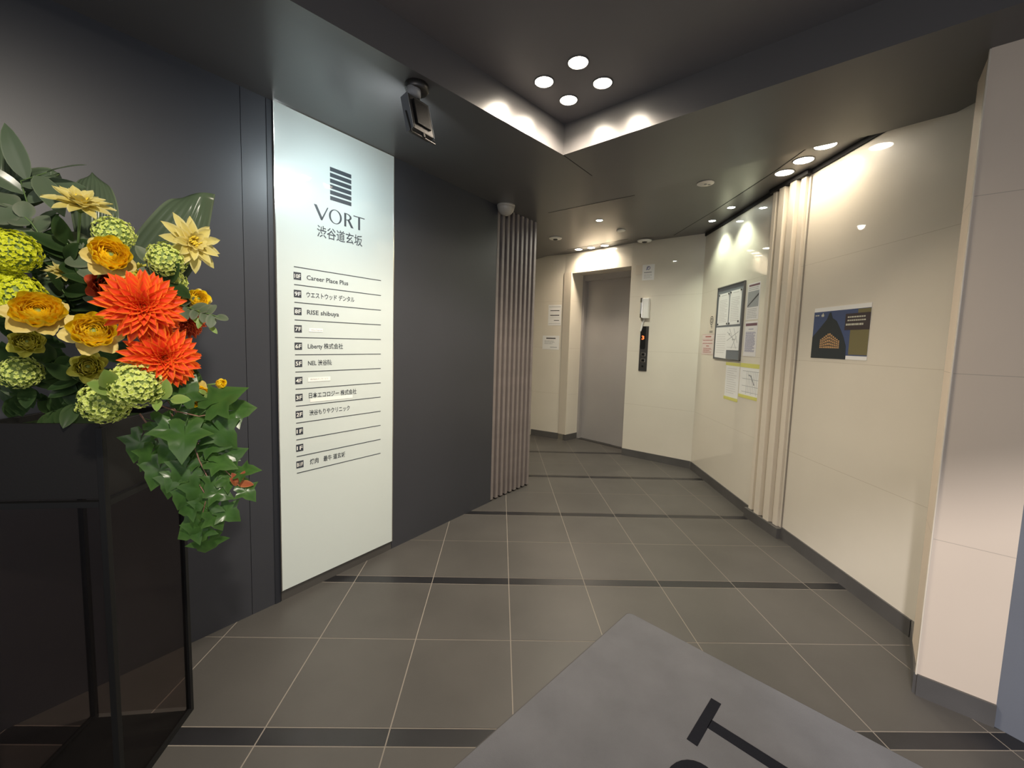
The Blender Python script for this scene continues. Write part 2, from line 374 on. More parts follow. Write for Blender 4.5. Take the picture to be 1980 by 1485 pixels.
# panel joint in the soffit
def groove(name, a, b, z, w=0.004):
    F = Fr(a, b); mb = MB(); mb.prism([F.p(0, z, -w/2), F.p(F.L, z, -w/2), F.p(F.L, z, w/2), F.p(0, z, w/2)], (0, 0, -0.0008)); return struct(mb.build(name, 'darkjoint'))
groove('trim_2', K, (0.556, 2.734), ZL-0.0002)
for k, (F, a0, a1) in enumerate(((FR1, 0.0, FR1.L), (FR2, 0.0, FR2.L), (FR3, 0.0, FR3.L-0.08))):
    mb = MB(); F.box(mb, a0, a1, ZS-0.030, ZS-0.0005, 0.0005, 0.040 if k == 1 else 0.012); struct(mb.build('trim_%d' % (11+k), 'darkjoint'))  # shade of the gap at the wall top, put in as a dark strip
groove('trim_14', (1.80, 4.44), (1.803, 3.60), ZF-0.0002, 0.006); groove('trim_15', (1.803, 3.60), (1.777, 2.78), ZF-0.0002, 0.008); groove('trim_16', (1.777, 2.78), (1.74, 2.35), ZF-0.0002, 0.008)
groove('trim_17', (0.364, 3.525), (0.935, 3.048), ZL-0.0002, 0.006)
groove('trim_18', (0.80, 5.29), (1.38, 4.65), ZF-0.0002, 0.006)
# entrance header behind the viewer
mb = MB(); mb.box(-3.4, 2.9, -0.95, -0.75, 2.36, 2.75); struct(mb.build('wall_entrance_header', 'dark'))

# baseboards of the cream walls
def base(name, F, a0, a1, h=0.085, d=0.010):
    mb = MB(); F.box(mb, a0, a1, 0.0, h, 0.0005, d); return struct(mb.build(name, 'base'))
base('baseboard_back', FL, 0.0, FL.L+0.01)
base('baseboard_elevator', FE2, 0.002, FE2.L-0.008)
base('baseboard_right_far', FR1, 0.010, FR1.L)
base('baseboard_right', FR3, 0.0, FR3.L-0.02)
mb = MB(); FR2.box(mb, 0.0, FR2.L, 0.0, 0.074, 0.0005, 0.042); struct(mb.build('baseboard_right_middle', 'base'))
base('baseboard_pillar', FP2, 0.0, FP2.L)
base('baseboard_pillar_side', FP1, 0.0, FP1.L)
# jamb baseboard and metal foot beside the elevator
mb = MB(); FE1.box(mb, 0.015, 0.128, 0.0, 0.085, -0.33, 0.004); struct(mb.build('baseboard_jamb', 'base'))

# ribbed pilaster on the right wall (cream mouldings)
for k, (a0, a1, d) in enumerate([(0.020, 0.060, 0.022), (0.105, 0.165, 0.034), (0.215, 0.275, 0.034), (0.305, 0.350, 0.020)]):
    mb = MB(); FR2.box(mb, a0, a1, 0.075, ZS, 0.0, d); struct(mb.build('trim_%d' % (3+k), 'cream_plain', bevel=0.003))
mb = MB(); FR2.box(mb, 0.375, 0.383, 0.075, ZS, 0.0, 0.006); struct(mb.build('trim_7', 'grout'))
# corner bead of the pillar
mb = MB(); FP1.box(mb, FP1.L-0.02, FP1.L+0.004, 0.08, ZL-0.002, 0.0, 0.006); struct(mb.build('trim_8', 'cream_plain', bevel=0.002))

# ------------------------------------------------------------------ elevator door
DD = 0.30   # depth behind the wall face
dr = bpy.data.objects.new('door_1', None); C.objects.link(dr); dr.location = FE1.p(OPW/2, 0, -DD); struct(dr)
dO = FE1.p(OPW/2, 0, -DD)
a_l, a_r = 0.16, OPW+0.02; a_m = a_l+0.62*(a_r-a_l)*0.92
for a0, a1, off in ((a_l, a_m, -0.012), (a_m+0.007, a_r, 0.0)):
    mb = MB(); FE1.box(mb, a0, a1, 0.008, 2.22, -DD-0.03+off, -DD+off); mb.build('door_panel', 'steel', dr, dO)
mb = MB(); FE1.box(mb, a_l-0.045, a_l, 0, 2.292, -DD-0.03, -DD+0.05); FE1.box(mb, a_l-0.045, a_r, 2.215, 2.292, -DD-0.03, -DD+0.05)
mb.build('door_frame', 'steel', dr, dO)
mb = MB(); FE1.box(mb, a_l-0.02, a_r, -0.0005, 0.006, -DD-0.02, -DD+0.06); mb.build('door_sill', 'steeldark', dr, dO)
# front casing of the opening
mb = MB()
FE1.box(mb, 0.0, 0.128, 0.085, 2.31, 0.0, 0.012)
struct(mb.build('trim_9', 'cream_plain', bevel=0.002))
mb = MB(); FE1.box(mb, 0.0, 0.09, 0.0, 0.085, 0.0, 0.016); struct(mb.build('trim_10', 'chrome', bevel=0.001))

# ------------------------------------------------------------------ slat screen
FSl = Fr(CC, D)
for i in range(9):
    a = 0.018+i*(FSl.L-0.036)/8
    mb = MB(); FSl.box(mb, a-0.0155, a+0.0155, 0.012, ZL, -0.065, 0.0)
    o = mb.build('screen_slat', 'slat', None, FSl.p(a, 0, -0.03), bevel=0.002)
    mb = MB(); FSl.box(mb, a-0.010, a+0.010, 0.0, 0.012, -0.055, -0.012); mb.build('foot', 'black', o, FSl.p(a, 0, -0.03))
    tag(o, 'taupe vertical screen slat, ' + ('nearest to the dark wall', 'second from the dark wall', 'third from the dark wall', 'fourth from the dark wall', 'middle one of the nine', 'fourth from the passage end', 'third from the passage end', 'second from the passage end', 'outermost at the passage end')[i], 'slat', 'taupe vertical slats of the screen')

# ------------------------------------------------------------------ directory sign
sO = FS.p(0.34, 0.055, 0)
sg = thing('directory_sign', 'tall white glass tenant directory with dark lettering on the dark wall', 'sign', sO)
mb = MB(); FS.box(mb, 0.004, 0.684, 0.057, ZL-0.004, -0.0035, 0.010); mb.build('glass_panel', 'glass_white', sg, sO)
mb = MB()
FS.box(mb, 0.000, 0.004, 0.057, ZL-0.001, -0.0035, 0.013); FS.box(mb, 0.684, 0.688, 0.057, ZL-0.001, -0.0035, 0.013); FS.box(mb, 0.004, 0.684, ZL-0.004, ZL-0.001, -0.0035, 0.013)
mb.build('metal_edge', 'chrome', sg, sO)
mb = MB(); FS.box(mb, -0.026, -0.0005, 0.0, ZL-0.002, 0.0005, 0.003); mb.build('recess_shadow_strip', 'recessshade', sg, sO)  # dark strip standing in for the recess shadow beside the sign
dI = 0.0108
def part(mb, name, m, root, org): return mb.build(name, m, root, org)
# emblem: six slanting-free bars
for k in range(6):
    z1 = 2.232-k*0.0292
    mb = MB(); FS.box(mb, 0.279, 0.402, z1-0.0205, z1, 0.0100, dI); part(mb, 'logo_bar', 'ink', sg, sO)
# letters V O R T, high-contrast strokes
def vort(poly, ring, x, z, W, H, ls=None):
    """poly(list of (x,z)) and ring(outer,inner) draw into a mesh; x,z lower left; W,H overall"""
    k = W/4.02; h = H
    def P(pts): poly([(x+a*k, z+b*h) for a, b in pts])
    P([(0, 1), (0.20, 1), (0.62, 0.16), (0.60, 0.0), (0.50, 0.0)])
    P([(0.50, 0.0), (0.60, 0.0), (1.06, 1), (0.98, 1), (0.56, 0.15)])
    cxo, rxo, rxi = 1.60, 0.50, 0.36
    ring([(x+(cxo+rxo*math.cos(t))*k, z+(0.5+0.52*math.sin(t))*h) for t in [2*math.pi*i/40 for i in range(40)]],
         [(x+(cxo+rxi*math.cos(t))*k, z+(0.5+0.47*math.sin(t))*h) for t in [2*math.pi*i/40 for i in range(40)]])
    P([(2.30, 0), (2.46, 0), (2.46, 1), (2.30, 1)])
    n = 14
    o_ = [(2.46+0.44*math.sin(math.pi*i/n), 0.74+0.26*math.cos(math.pi*i/n)) for i in range(n+1)]
    i_ = [(2.46+0.29*math.sin(math.pi*i/n), 0.74+0.20*math.cos(math.pi*i/n)) for i in range(n+1)]
    for i in range(n): P([o_[i], o_[i+1], i_[i+1], i_[i]])
    P([(2.56, 0.50), (2.74, 0.53), (3.06, 0.0), (2.86, 0.0)])
    P([(3.06, 1), (4.02, 1), (4.02, 0.93), (3.06, 0.93)])
    P([(3.46, 0), (3.62, 0), (3.62, 0.94), (3.46, 0.94)])
mb = MB()
def ring_on(mb, F, o_, i_, d0, d1):
    n = len(o_)
    for i in range(n):
        j = (i+1) % n; F.poly(mb, [o_[i], o_[j], i_[j], i_[i]], d0, d1)
vort(lambda p: FS.poly(mb, p, 0.0100, dI), lambda a, b: ring_on(mb, FS, a, b, 0.0100, dI), 0.191, 1.950, 0.294, 0.071)
part(mb, 'building_name', 'ink', sg, sO)
mb = MB(); text_on(mb, FS, '渋谷道玄坂', 0.206, 1.868, 0.064, dI, 0.0005, 0.264); part(mb, 'place_name', 'ink', sg, sO)
rows = [('10F', 'Career Place Plus', 0.149, 0.232), ('9F', 'ウエストウッド デンタル', 0.147, 0.272), ('8F', 'RISE shibuya', 0.149, 0.176), ('7F', None, 0, 0),
        ('6F', 'Liberty 株式会社', 0.151, 0.197), ('5F', 'NEL 渋谷院', 0.151, 0.130), ('4F', None, 0, 0), ('3F', '日本エコロジー 株式会社', 0.153, 0.278),
        ('2F', '渋谷もりやクリニック', 0.155, 0.233), ('1F', None, 0, 0), ('1F', None, 0, 0), ('B1F', '焼肉　最牛 道玄坂', 0.155, 0.204)]
zt = 1.692; dz = 1.041/12
for k in range(13):
    z = zt-k*dz; mb = MB(); FS.box(mb, 0.086, 0.596, z-0.0022, z+0.0022, 0.0100, dI); part(mb, 'divider_line', 'ink', sg, sO)
for k, (fl, nm, s0, wd_) in enumerate(rows):
    z = zt-(k+0.5)*dz
    mb = MB(); FS.box(mb, 0.084, 0.121, z-0.0185, z+0.0185, 0.0100, dI); bd = part(mb, 'floor_badge', 'inkbadge', sg, sO)
    mb = MB(); text_on(mb, FS, fl, 0.0875, z-0.010, 0.028, dI+0.0004, 0.0003, 0.030); mb.build('floor_number', 'sticker', bd, sO)
    if nm:
        mb = MB(); text_on(mb, FS, nm, s0, z-0.011+(0.004 if k == 7 else 0), 0.032, dI, 0.0005, wd_); part(mb, 'tenant_name', 'ink', sg, sO)
for (s0, s1, z0, z1) in ((0.158, 0.232, zt-3.5*dz-0.012, zt-3.5*dz+0.006), (0.150, 0.272, zt-6.5*dz-0.010, zt-6.5*dz+0.012), (0.160, 0.405, zt-7.5*dz-0.030, zt-7.5*dz-0.012)):
    mb = MB(); FS.box(mb, s0, s1, z0, z1, 0.0100, 0.0112); st = part(mb, 'name_sticker', 'sticker', sg, sO)
    mb = MB()
    if s1-s0 < 0.2:
        text_on(mb, FS, 'Shibuya Dogenzaka' if s1-s0 < 0.1 else '株式会社サンサービス', s0+0.012, (z0+z1)/2-0.003, 0.010, 0.0115, 0, (s1-s0)*0.8)
    FS.box(mb, s0, s1, z0-0.0012, z0, 0.0100, 0.0113); mb.build('print', 'printgrey', st, sO)

# ------------------------------------------------------------------ lights and ceiling devices
def downlight(x, y, z, r, m, label, group, power=None, col=(1, 0.80, 0.56), ang=110, target=None, name='downlight', blend=1.0):
    t = thing(name, label, 'light', (x, y, z), group)
    mb = MB(); mb.lathe([(r*1.16, 0.0), (r*1.16, -0.0025), (r*1.02, -0.0035), (r*1.0, -0.001), (r*1.0, 0.0)], Matrix.Translation((0, 0, 0)), 32); mb.build('trim_ring', 'soffit', t, None, True)
    mb = MB(); mb.lathe([(r*0.99, -0.0012), (r*0.6, -0.0032), (0.002, -0.004)], None, 32); mb.build('lens', m, t, None, True)
    if power:
        l = light('lamp', 'SPOT', (x, y, z-0.012), target or (x, y, 0), power, col, r*0.8, ang, blend)
    return t
for i, (x, y, w) in enumerate([(0.309, 1.934, 'nearest of the four'), (0.172, 2.080, 'left one of the four'), (0.452, 2.070, 'right one of the four'), (0.313, 2.220, 'farthest of the four')]):
    downlight(x, y, ZH, 0.043, 'lampwarm', 'round warm downlight set in a diamond on the raised ceiling, ' + w, 'four downlights on the raised ceiling', 30, (1.0, 0.85, 0.68), 150)
for (x, y, w) in [(1.905, 2.883, 'farthest of the three'), (1.895, 2.690, 'middle of the three'), (1.877, 2.490, 'nearest of the three')]:
    downlight(x, y, ZS, 0.054, 'lampwarm', 'bright warm downlight in the slot above the right wall, ' + w, 'three downlights above the right wall', 2.6, (1.0, 0.82, 0.60), 150)
for (x, y, w) in [(0.985, 5.447, 'leftmost'), (1.123, 5.331, 'middle one'), (1.258, 5.190, 'rightmost')]:
    x -= 0.02; y -= 0.05
    downlight(x, y, ZS, 0.045, 'lampwarm', 'small warm downlight above the elevator door, ' + w + ' of three', 'three downlights above the elevator', 11, (1.0, 0.82, 0.62), 150)
for (x, y, w) in [(1.948, 3.611, 'the nearer of two'), (1.984, 4.004, 'the farther of two')]:
    t = downlight(x, y, ZS, 0.030, 'lampgreen', 'small greenish white spotlight above the notice board, ' + w, 'two spotlights above the notice board', 11, (0.92, 1.0, 0.78), 105, (x+0.02, y, 1.0), blend=0.7)
downlight(0.903, 4.006, ZF, 0.030, 'lampgreen', 'single small spotlight in the far ceiling before the elevator', None, 42, (1.0, 0.96, 0.82), 160)

def disc_device(name, x, y, z, r, label, cat, core=True):
    t = thing(name, label, cat, (x, y, z))
    mb = MB(); mb.lathe([(r, 0), (r, -0.006), (r*0.93, -0.011), (r*0.55, -0.015), (0.003, -0.016)], None, 32); mb.build('cover', 'white', t, None, True)
    if core:
        mb = MB(); mb.lathe([(r*0.36, -0.012), (r*0.36, -0.020), (r*0.22, -0.026), (0.003, -0.027)], None, 20); mb.build('sensor', 'steeldark', t, None, True)
    return t
disc_device('smoke_detector', 0.578, 4.723, ZF, 0.072, 'round white smoke detector in the far ceiling near the slat screen', 'detector')
disc_device('fire_sensor', 1.579, 4.700, ZF, 0.078, 'white ceiling sensor beside the elevator wall, above the small notice', 'detector')
t = thing('ceiling_speaker', 'flat white round ceiling speaker between the raised ceiling and right wall', 'speaker', (1.433, 3.027, ZF))
mb = MB(); mb.lathe([(0.058, 0), (0.058, -0.004), (0.052, -0.007), (0.003, -0.007)], None, 32); mb.build('grille', 'white', t, None, True)
mb = MB(); mb.lathe([(0.010, -0.006), (0.010, -0.010), (0.002, -0.010)], None, 12); mb.build('screw', 'printgrey', t)
mb = MB(); mb.lathe([(0.010, 0), (0.010, 0.001), (0.002, 0.001)], Matrix.Translation((0.03, 0.005, -0.0085)), 12); mb.build('indicator', 'printgrey', t)
t = thing('air_sensor', 'thin pale disc on the far ceiling right of the small spotlight', 'sensor', (1.201, 4.316, ZF))
mb = MB(); mb.lathe([(0.046, 0), (0.046, -0.004), (0.040, -0.010), (0.003, -0.010)], None, 28); mb.build('plate', 'white', t, None, True)
t = thing('dome_camera', 'cream half dome security camera on the soffit above the slat screen', 'camera', (0.010, 3.372, ZL))
mb = MB(); mb.lathe([(0.072, 0), (0.072, -0.010), (0.070, -0.016)], None, 36); mb.build('base_ring', 'dome', t, None, True)
mb = MB(); mb.lathe([(0.068*math.cos(a), -0.014-0.068*math.sin(a)) for a in [math.pi/2*i/10 for i in range(11)]][:-1]+[(0.002, -0.082)], None, 36); mb.build('dome', 'dome', t, None, True)

# flood lamp hanging from the soffit, aimed at the sign
fl = thing('flood_lamp', 'dark square flood lamp hanging from the soffit, aimed at the white sign', 'lamp', (-0.388, 1.86, ZL))
mb = MB(); mb.lathe([(0.050, 0), (0.050, -0.022), (0.044, -0.030), (0.004, -0.030)], None, 32); mb.build('ceiling_base', 'steeldark', fl, None, True)
mb = MB(); mb.lathe([(0.030, 0.012), (0.030, -0.020), (0.022, -0.026), (0.003, -0.026)], Matrix.Translation((-0.010, -0.016, -0.035)), 24); mb.build('sensor_cap', 'printgrey', fl, None, True)
tgt = Vector((-0.93, 2.25, 2.10)); cen = Vector((-0.385, 1.845, 2.285)); dv = (tgt-cen).normalized()
ux = Vector((0.604, 0.797, 0)); ux = (ux-dv*ux.dot(dv)).normalized(); uz = dv.cross(ux)
HM = Matrix((ux, dv, uz)).transposed().to_4x4(); HM.translation = cen-Vector((-0.388, 1.86, ZL))
mb = MB(); mb.box(-0.058, 0.058, -0.030, 0.010, -0.078, 0.078, HM); mb.build('lamp_body', 'steeldark', fl, None, False, 0.006)
mb = MB(); mb.box(-0.040, 0.040, -0.040, -0.030, -0.055, 0.055, HM); mb.build('driver_box', 'black', fl, None, False, 0.004)
mb = MB(); mb.box(-0.0600, -0.0575, -0.030, 0.012, -0.078, 0.078, HM); mb.box(0.0575, 0.0600, -0.030, 0.012, -0.078, 0.078, HM); mb.build('side_trim', 'board', fl)
mb = MB(); mb.tube([HM @ Vector((-0.066, -0.01, 0.0)), HM @ Vector((-0.066, -0.02, 0.095)), HM @ Vector((0.066, -0.02, 0.095)), HM @ Vector((0.066, -0.01, 0.0))], 0.004, 8)
mb.tube([HM @ Vector((0, -0.02, 0.095)), Vector((0, 0, -0.03))], 0.009, 10); mb.build('bracket', 'steeldark', fl)
mb = MB(); mb.lathe([(0.044, 0.0), (0.042, 0.003), (0.002, 0.004)], HM @ Matrix.Translation((0, 0.0102, 0)) @ Matrix.Rotation(-math.pi/2, 4, 'X'), 32); mb.build('lens', 'lampcool', fl, None, True)
light('lamp', 'SPOT', tuple(cen+dv*0.022), (-0.93, 2.27, 1.68), 9, (0.78, 0.94, 1.0), 0.035, 135, 1.0)

# ------------------------------------------------------------------ elevator call panel, wall box, notices
def sheet(name, label, cat, F, s0, s1, z0, z1, m='paper', d0=0.0, th=0.0012, group=None, skew=0.0):
    org = F.p((s0+s1)/2, z0, d0); mb = MB()
    F.poly(mb, [(s0, z0), (s1, z0+skew), (s1, z1+skew), (s0, z1)], d0, d0+th)
    o = mb.build(name, m, None, org); tag(o, label, cat, group)
    return o, org, d0+th
def bars(root, org, F, d, specs, m='printgrey', name='printed_text'):
    mb = MB()
    for (s0, s1, z, h) in specs: F.box(mb, s0, s1, z-h/2, z+h/2, d, d+0.0003)
    return mb.build(name, m, root, org)
rnd = random.Random(5)
def para(s0, s1, z1, z0, n, h, ragged=0.35):
    out = []
    for i in range(n):
        z = z1-(z1-z0)*i/max(1, n-1); x = s0
        e = s1-(s1-s0)*ragged*rnd.random()*(1 if i % 3 == 2 else 0.3)
        while x < e-0.004:
            w_ = min(rnd.uniform(0.010, 0.034), e-x); out.append((x, x+w_, z, h)); x += w_+0.004
    return out

e0 = 0.196; pO = FE2.p(e0-0.02, 1.05, 0)
cp = thing('call_panel', 'dark elevator call panel with an orange digit 3 right of the door', 'elevator panel', pO)
def es(pt): return (Vector((pt[0], pt[1], 0))-FE2.P).dot(FE2.u)
c0, c1 = es((1.648, 4.866)), es((1.722, 4.803))
mb = MB(); FE2.box(mb, c0, c1, 1.052, 1.578, 0, 0.008); mb.build('face_plate', 'steeldark', cp, pO, False, 0.001)
mb = MB(); FE2.box(mb, c0+0.004, c1-0.030, 1.325, 1.578, 0.008, 0.0095); FE2.box(mb, c0+0.010, c1-0.036, 1.310, 1.325, 0.008, 0.0095); mb.build('display_window', 'black', cp, pO)
mb = MB(); text_on(mb, FE2, '3', c0+0.020, 1.424, 0.062, 0.0100, 0.001, 0.030); mb.build('floor_digit', 'led', cp, pO)
for z in (1.248, 1.178):
    mb = MB(); FE2.box(mb, c0+0.024, c1-0.024, z-0.021, z+0.021, 0.008, 0.011); b_ = mb.build('call_button', 'chrome', cp, pO, False, 0.001)
    mb = MB(); FE2.box(mb, c0+0.030, c1-0.030, z-0.014, z+0.014, 0.011, 0.0125); mb.build('button_face', 'black', b_, pO)
mb = MB(); kc = FE2.p((c0+c1)/2, 1.108, 0.008); mb.tube([kc, kc+FE2.n*0.005], 0.012, 16); mb.build('key_switch', 'black', cp, pO)

w0, w1 = es((1.650, 4.866)), es((1.722, 4.803)); wO = FE2.p(w0, 1.66, 0)
wb = thing('intercom_box', 'silver and white wall box above the elevator call panel', 'wall box', wO)
mb = MB(); FE2.box(mb, w0+0.026, w1, 1.668, 1.902, 0, 0.055); mb.build('white_case', 'white', wb, wO, False, 0.008)
mb = MB(); FE2.box(mb, w0-0.004, w0+0.026, 1.672, 1.905, 0, 0.060); mb.build('silver_cover', 'chrome', wb, wO, False, 0.006)
mb = MB(); FE2.box(mb, w0+0.002, w0+0.020, 1.720, 1.850, 0.060, 0.064); mb.build('window', 'clear', wb, wO, False, 0.001)
mb = MB(); FE2.poly(mb, [(w0+0.002, 1.672), (w0+0.040, 1.672), (w0+0.030, 1.640), (w0+0.010, 1.640)], 0.010, 0.040); mb.build('spout', 'chrome', wb, wO)
tw = MB()
for i in range(6):
    a0 = w0+0.030-0.006*i
    pass
P_ = [[FE2.p(w0+0.034-0.030*t+0.022*(j/4-0.5)*(1-0.2*t), 1.668-0.15*t, 0.020+0.006*math.sin(j*2.2+t*4)) for j in range(5)] for t in [i/8 for i in range(9)]]
tw.grid(P_); o = tw.build('plastic_ribbon', 'white', wb, wO, True)
sm = o.modifiers.new('solid', 'SOLIDIFY'); sm.thickness = 0.0015

# small notice and metal plate beside the door top
q0, q1 = es((1.572, 4.930)), es((1.634, 4.877))
o, org, d = sheet('metal_plate', 'small square metallic plate at the upper right of the elevator opening', 'plate', FE2, q0, q1+0.004, 2.185, 2.294, 'cream_plain', 0, 0.003)
q0, q1 = es((1.635, 4.877)), es((1.742, 4.786))
o, org, d = sheet('camera_notice', 'white square security notice right of the elevator door top', 'notice', FE2, q0, q1, 2.112, 2.290, 'paper', 0.0005, 0.004)
mb = MB(); ctr = ((q0+q1)/2, 2.250)
ring_on(mb, FE2, [(ctr[0]+0.022*math.cos(t), ctr[1]+0.022*math.sin(t)) for t in [2*math.pi*i/24 for i in range(24)]], [(ctr[0]+0.013*math.cos(t), ctr[1]+0.013*math.sin(t)) for t in [2*math.pi*i/24 for i in range(24)]], d, d+0.0004)
FE2.poly(mb, [(ctr[0]-0.030, 2.232), (ctr[0]-0.022, 2.226), (ctr[0]+0.006, 2.262), (ctr[0]-0.002, 2.268)], d, d+0.0005)
mb.build('symbol', 'printblue', o, org)
bars(o, org, FE2, d, [(q0+0.02, q1-0.03, 2.200, 0.010)] + para(q0+0.02, q1-0.02, 2.175, 2.135, 4, 0.003), 'printgrey')

# two notices left of the elevator
def ls(pt): return (Vector((pt[0], pt[1], 0))-FL.P).dot(FL.u)
a0, a1 = ls((0.655, 5.833)), ls((0.822, 5.728))
o, org, d = sheet('wall_notice', 'upper paper notice on the cream wall left of the elevator', 'notice', FL, a0, a1, 1.595, 1.880)
bars(o, org, FL, d, [(a0+0.03, a1-0.03, 1.80, 0.010), (a0+0.03, a1-0.03, 1.735, 0.012), (a0+0.09, a1-0.03, 1.665, 0.008)], 'print')
bars(o, org, FL, d, [(a0+0.01, a1-0.01, 1.852, 0.006), (a0+0.01, a1-0.01, 1.62, 0.004), (a0+0.022, a1-0.02, 1.70, 0.002)], 'printgrey', 'ruled_lines')
a0, a1 = ls((0.592, 5.872)), ls((0.808, 5.737))
o, org, d = sheet('wall_notice', 'lower paper notice with a bold heading left of the elevator', 'notice', FL, a0, a1, 1.258, 1.452)
bars(o, org, FL, d, [(a0+0.055, a1-0.055, 1.415, 0.016)], 'print', 'heading')
bars(o, org, FL, d, para(a0+0.03, a1-0.07, 1.378, 1.340, 3, 0.006, 0.2)+[(a0+0.12, a1-0.03, 1.29, 0.008)], 'printgrey')

# notice board and papers on the right wall
def rs(y): return (W2[1]-y)/abs((Vector(RA)-Vector(W2)).normalized().y)
def bs(p): return (Vector((p[0], p[1], 0))-FR1.P).dot(FR1.u)
b0, b1 = bs((2.115, 4.032)), bs((2.073, 3.517)); zb0, zb1 = 1.243, 1.933; bO = FR1.p((b0+b1)/2, zb0, 0)
nb = thing('notice_board', 'dark framed notice board with pinned papers on the right wall', 'notice board', bO)
mb = MB(); FR1.box(mb, b0+0.008, b1-0.008, zb0+0.008, zb1-0.008, 0.0, 0.010); mb.build('felt_panel', 'board', nb, bO)
mb = MB()
for (x0, x1, z0, z1) in ((b0, b1, zb0, zb0+0.012), (b0, b1, zb1-0.012, zb1), (b0, b0+0.012, zb0, zb1), (b1-0.012, b1, zb0, zb1)): FR1.box(mb, x0, x1, z0, z1, 0, 0.016)
mb.build('frame', 'boardframe', nb, bO, False, 0.002)
bw = b1-b0
def pins(specs):
    for (s, z, w) in specs:
        c = FR1.p(s, z, 0.0114); mb = MB(); mb.tube([c, c+FR1.n*0.004, c+FR1.n*0.006], [0.009, 0.009, 0.004], 12)
        o = mb.build('magnet', 'print', None, c); tag(o, 'black round magnet holding %s on the notice board' % w, 'magnet', 'black magnets on the notice board')
s0, s1 = b0+0.035, b0+0.250
o, org, d = sheet('pinned_sheet', 'left of the two printed sheets at the top of the notice board', 'sheet', FR1, s0, s1, 1.565, 1.865, 'paper', 0.0102)
bars(o, org, FR1, d, [(s0+0.05, s1-0.05, 1.845, 0.006)] + para(s0+0.025, s1-0.025, 1.80, 1.60, 14, 0.004), 'printfaint')
pins([(s0+0.012, 1.853, 'the upper left corner of the left sheet'), (s1-0.012, 1.853, 'the upper right corner of the left sheet'), (s0+0.014, 1.578, 'the lower left corner of the left sheet'), (s1-0.014, 1.578, 'the lower right corner of the left sheet')])
s0, s1 = b0+0.268, b0+0.478
o, org, d = sheet('pinned_sheet', 'right of the two printed sheets at the top of the notice board', 'sheet', FR1, s0, s1, 1.565, 1.870, 'paper', 0.0102)
bars(o, org, FR1, d, [(s0+0.05, s1-0.05, 1.850, 0.006)] + para(s0+0.025, s1-0.025, 1.805, 1.60, 14, 0.004), 'printfaint')
pins([(s0+0.012, 1.858, 'the upper left corner of the right sheet'), (s1-0.012, 1.862, 'the upper right corner of the right sheet'), (s0+0.014, 1.578, 'the lower left corner of the right sheet'), (s1-0.030, 1.590, 'the lower right corner of the right sheet')])
s0, s1 = b0+0.020, b0+0.490
org = FR1.p(s0, 1.26, 0); mb = MB(); FR1.poly(mb, [(s0, 1.262), (s0+0.24, 1.255), (s0+0.24, 1.335), (s1, 1.335), (s1, 1.545), (s0, 1.548)], 0.0102, 0.0114)
o = mb.build('map_sheet', 'paper', None, org); tag(o, 'large white map sheet with a cut corner on the lower notice board', 'map')
bars(o, org, FR1, 0.0114, para(s0+0.03, s0+0.22, 1.48, 1.31, 9, 0.004)+[(s0+0.27, s0+0.30, 1.48, 0.020), (s0+0.34, s0+0.40, 1.43, 0.012), (s0+0.25, s1-0.02, 1.36, 0.003)], 'printfaint')
mb = MB()
for (p0, p1) in (((s0+0.24, 1.50), (s0+0.37, 1.43)), ((s0+0.28, 1.53), (s0+0.42, 1.35)), ((s0+0.36, 1.53), (s0+0.44, 1.40)), ((s0+0.24, 1.42), (s0+0.45, 1.50)), ((s0+0.33, 1.35), (s0+0.42, 1.46))):
    dx, dz_ = p1[0]-p0[0], p1[1]-p0[1]; L_ = math.hypot(dx, dz_); nx, nz = -dz_/L_*0.0022, dx/L_*0.0022
    FR1.poly(mb, [(p0[0]-nx, p0[1]-nz), (p1[0]-nx, p1[1]-nz), (p1[0]+nx, p1[1]+nz), (p0[0]+nx, p0[1]+nz)], 0.0115, 0.0118)
mb.build('map_roads', 'printgrey', o, org)

# emblem sticker and red text notice
s0, s1 = bs((2.131, 4.227)), bs((2.118, 4.080)); zc, sm_ = 1.625, (s0+s1)/2
o, org, d = sheet('emblem_sticker', 'narrow sticker with an oval emblem left of the notice board', 'sticker', FR1, s0+0.01, s1-0.01, 1.500, 1.680, 'cream_plain', 0, 0.001)
mb = MB()
def ell(cx, cz, rx, rz, n=24): return [(cx+rx*math.cos(2*math.pi*i/n), cz+rz*math.sin(2*math.pi*i/n)) for i in range(n)]
ring_on(mb, FR1, ell(sm_, zc, 0.040, 0.045), ell(sm_, zc, 0.032, 0.037), d, d+0.0003); ring_on(mb, FR1, ell(sm_, zc, 0.022, 0.026), ell(sm_, zc, 0.012, 0.016), d, d+0.0003)
FR1.poly(mb, [(sm_-0.010, 1.575), (sm_-0.002, 1.575), (sm_-0.002, 1.560), (sm_-0.010, 1.560)], d, d+0.0003)
FR1.box(mb, sm_+0.006, sm_+0.016, 1.545, 1.575, d, d+0.0003); FR1.box(mb, sm_-0.038, sm_+0.038, 1.515, 1.521, d, d+0.0003); FR1.box(mb, sm_-0.038, sm_+0.038, 1.502, 1.508, d, d+0.0003)
mb.build('emblem', 'print', o, org)
s0, s1 = bs((2.142, 4.368)), bs((2.116, 4.050))
o, org, d = sheet('warning_notice', 'pinkish notice with small red text below the emblem sticker', 'notice', FR1, s0+0.01, s1-0.02, 1.280, 1.488, 'paper_pink')
bars(o, org, FR1, d, [(s0+0.09, s1-0.09, 1.463, 0.011)] + para(s0+0.03, s1-0.04, 1.425, 1.395, 2, 0.006)+[(s0+0.12, s1-0.13, 1.368, 0.008)]+para(s0+0.05, s1-0.06, 1.345, 1.300, 5, 0.005), 'printred')
mb = MB()
for z in (1.486, 1.437, 1.282): FR1.box(mb, s0+0.012, s1-0.022, z-0.001, z+0.001, d, d+0.0003)
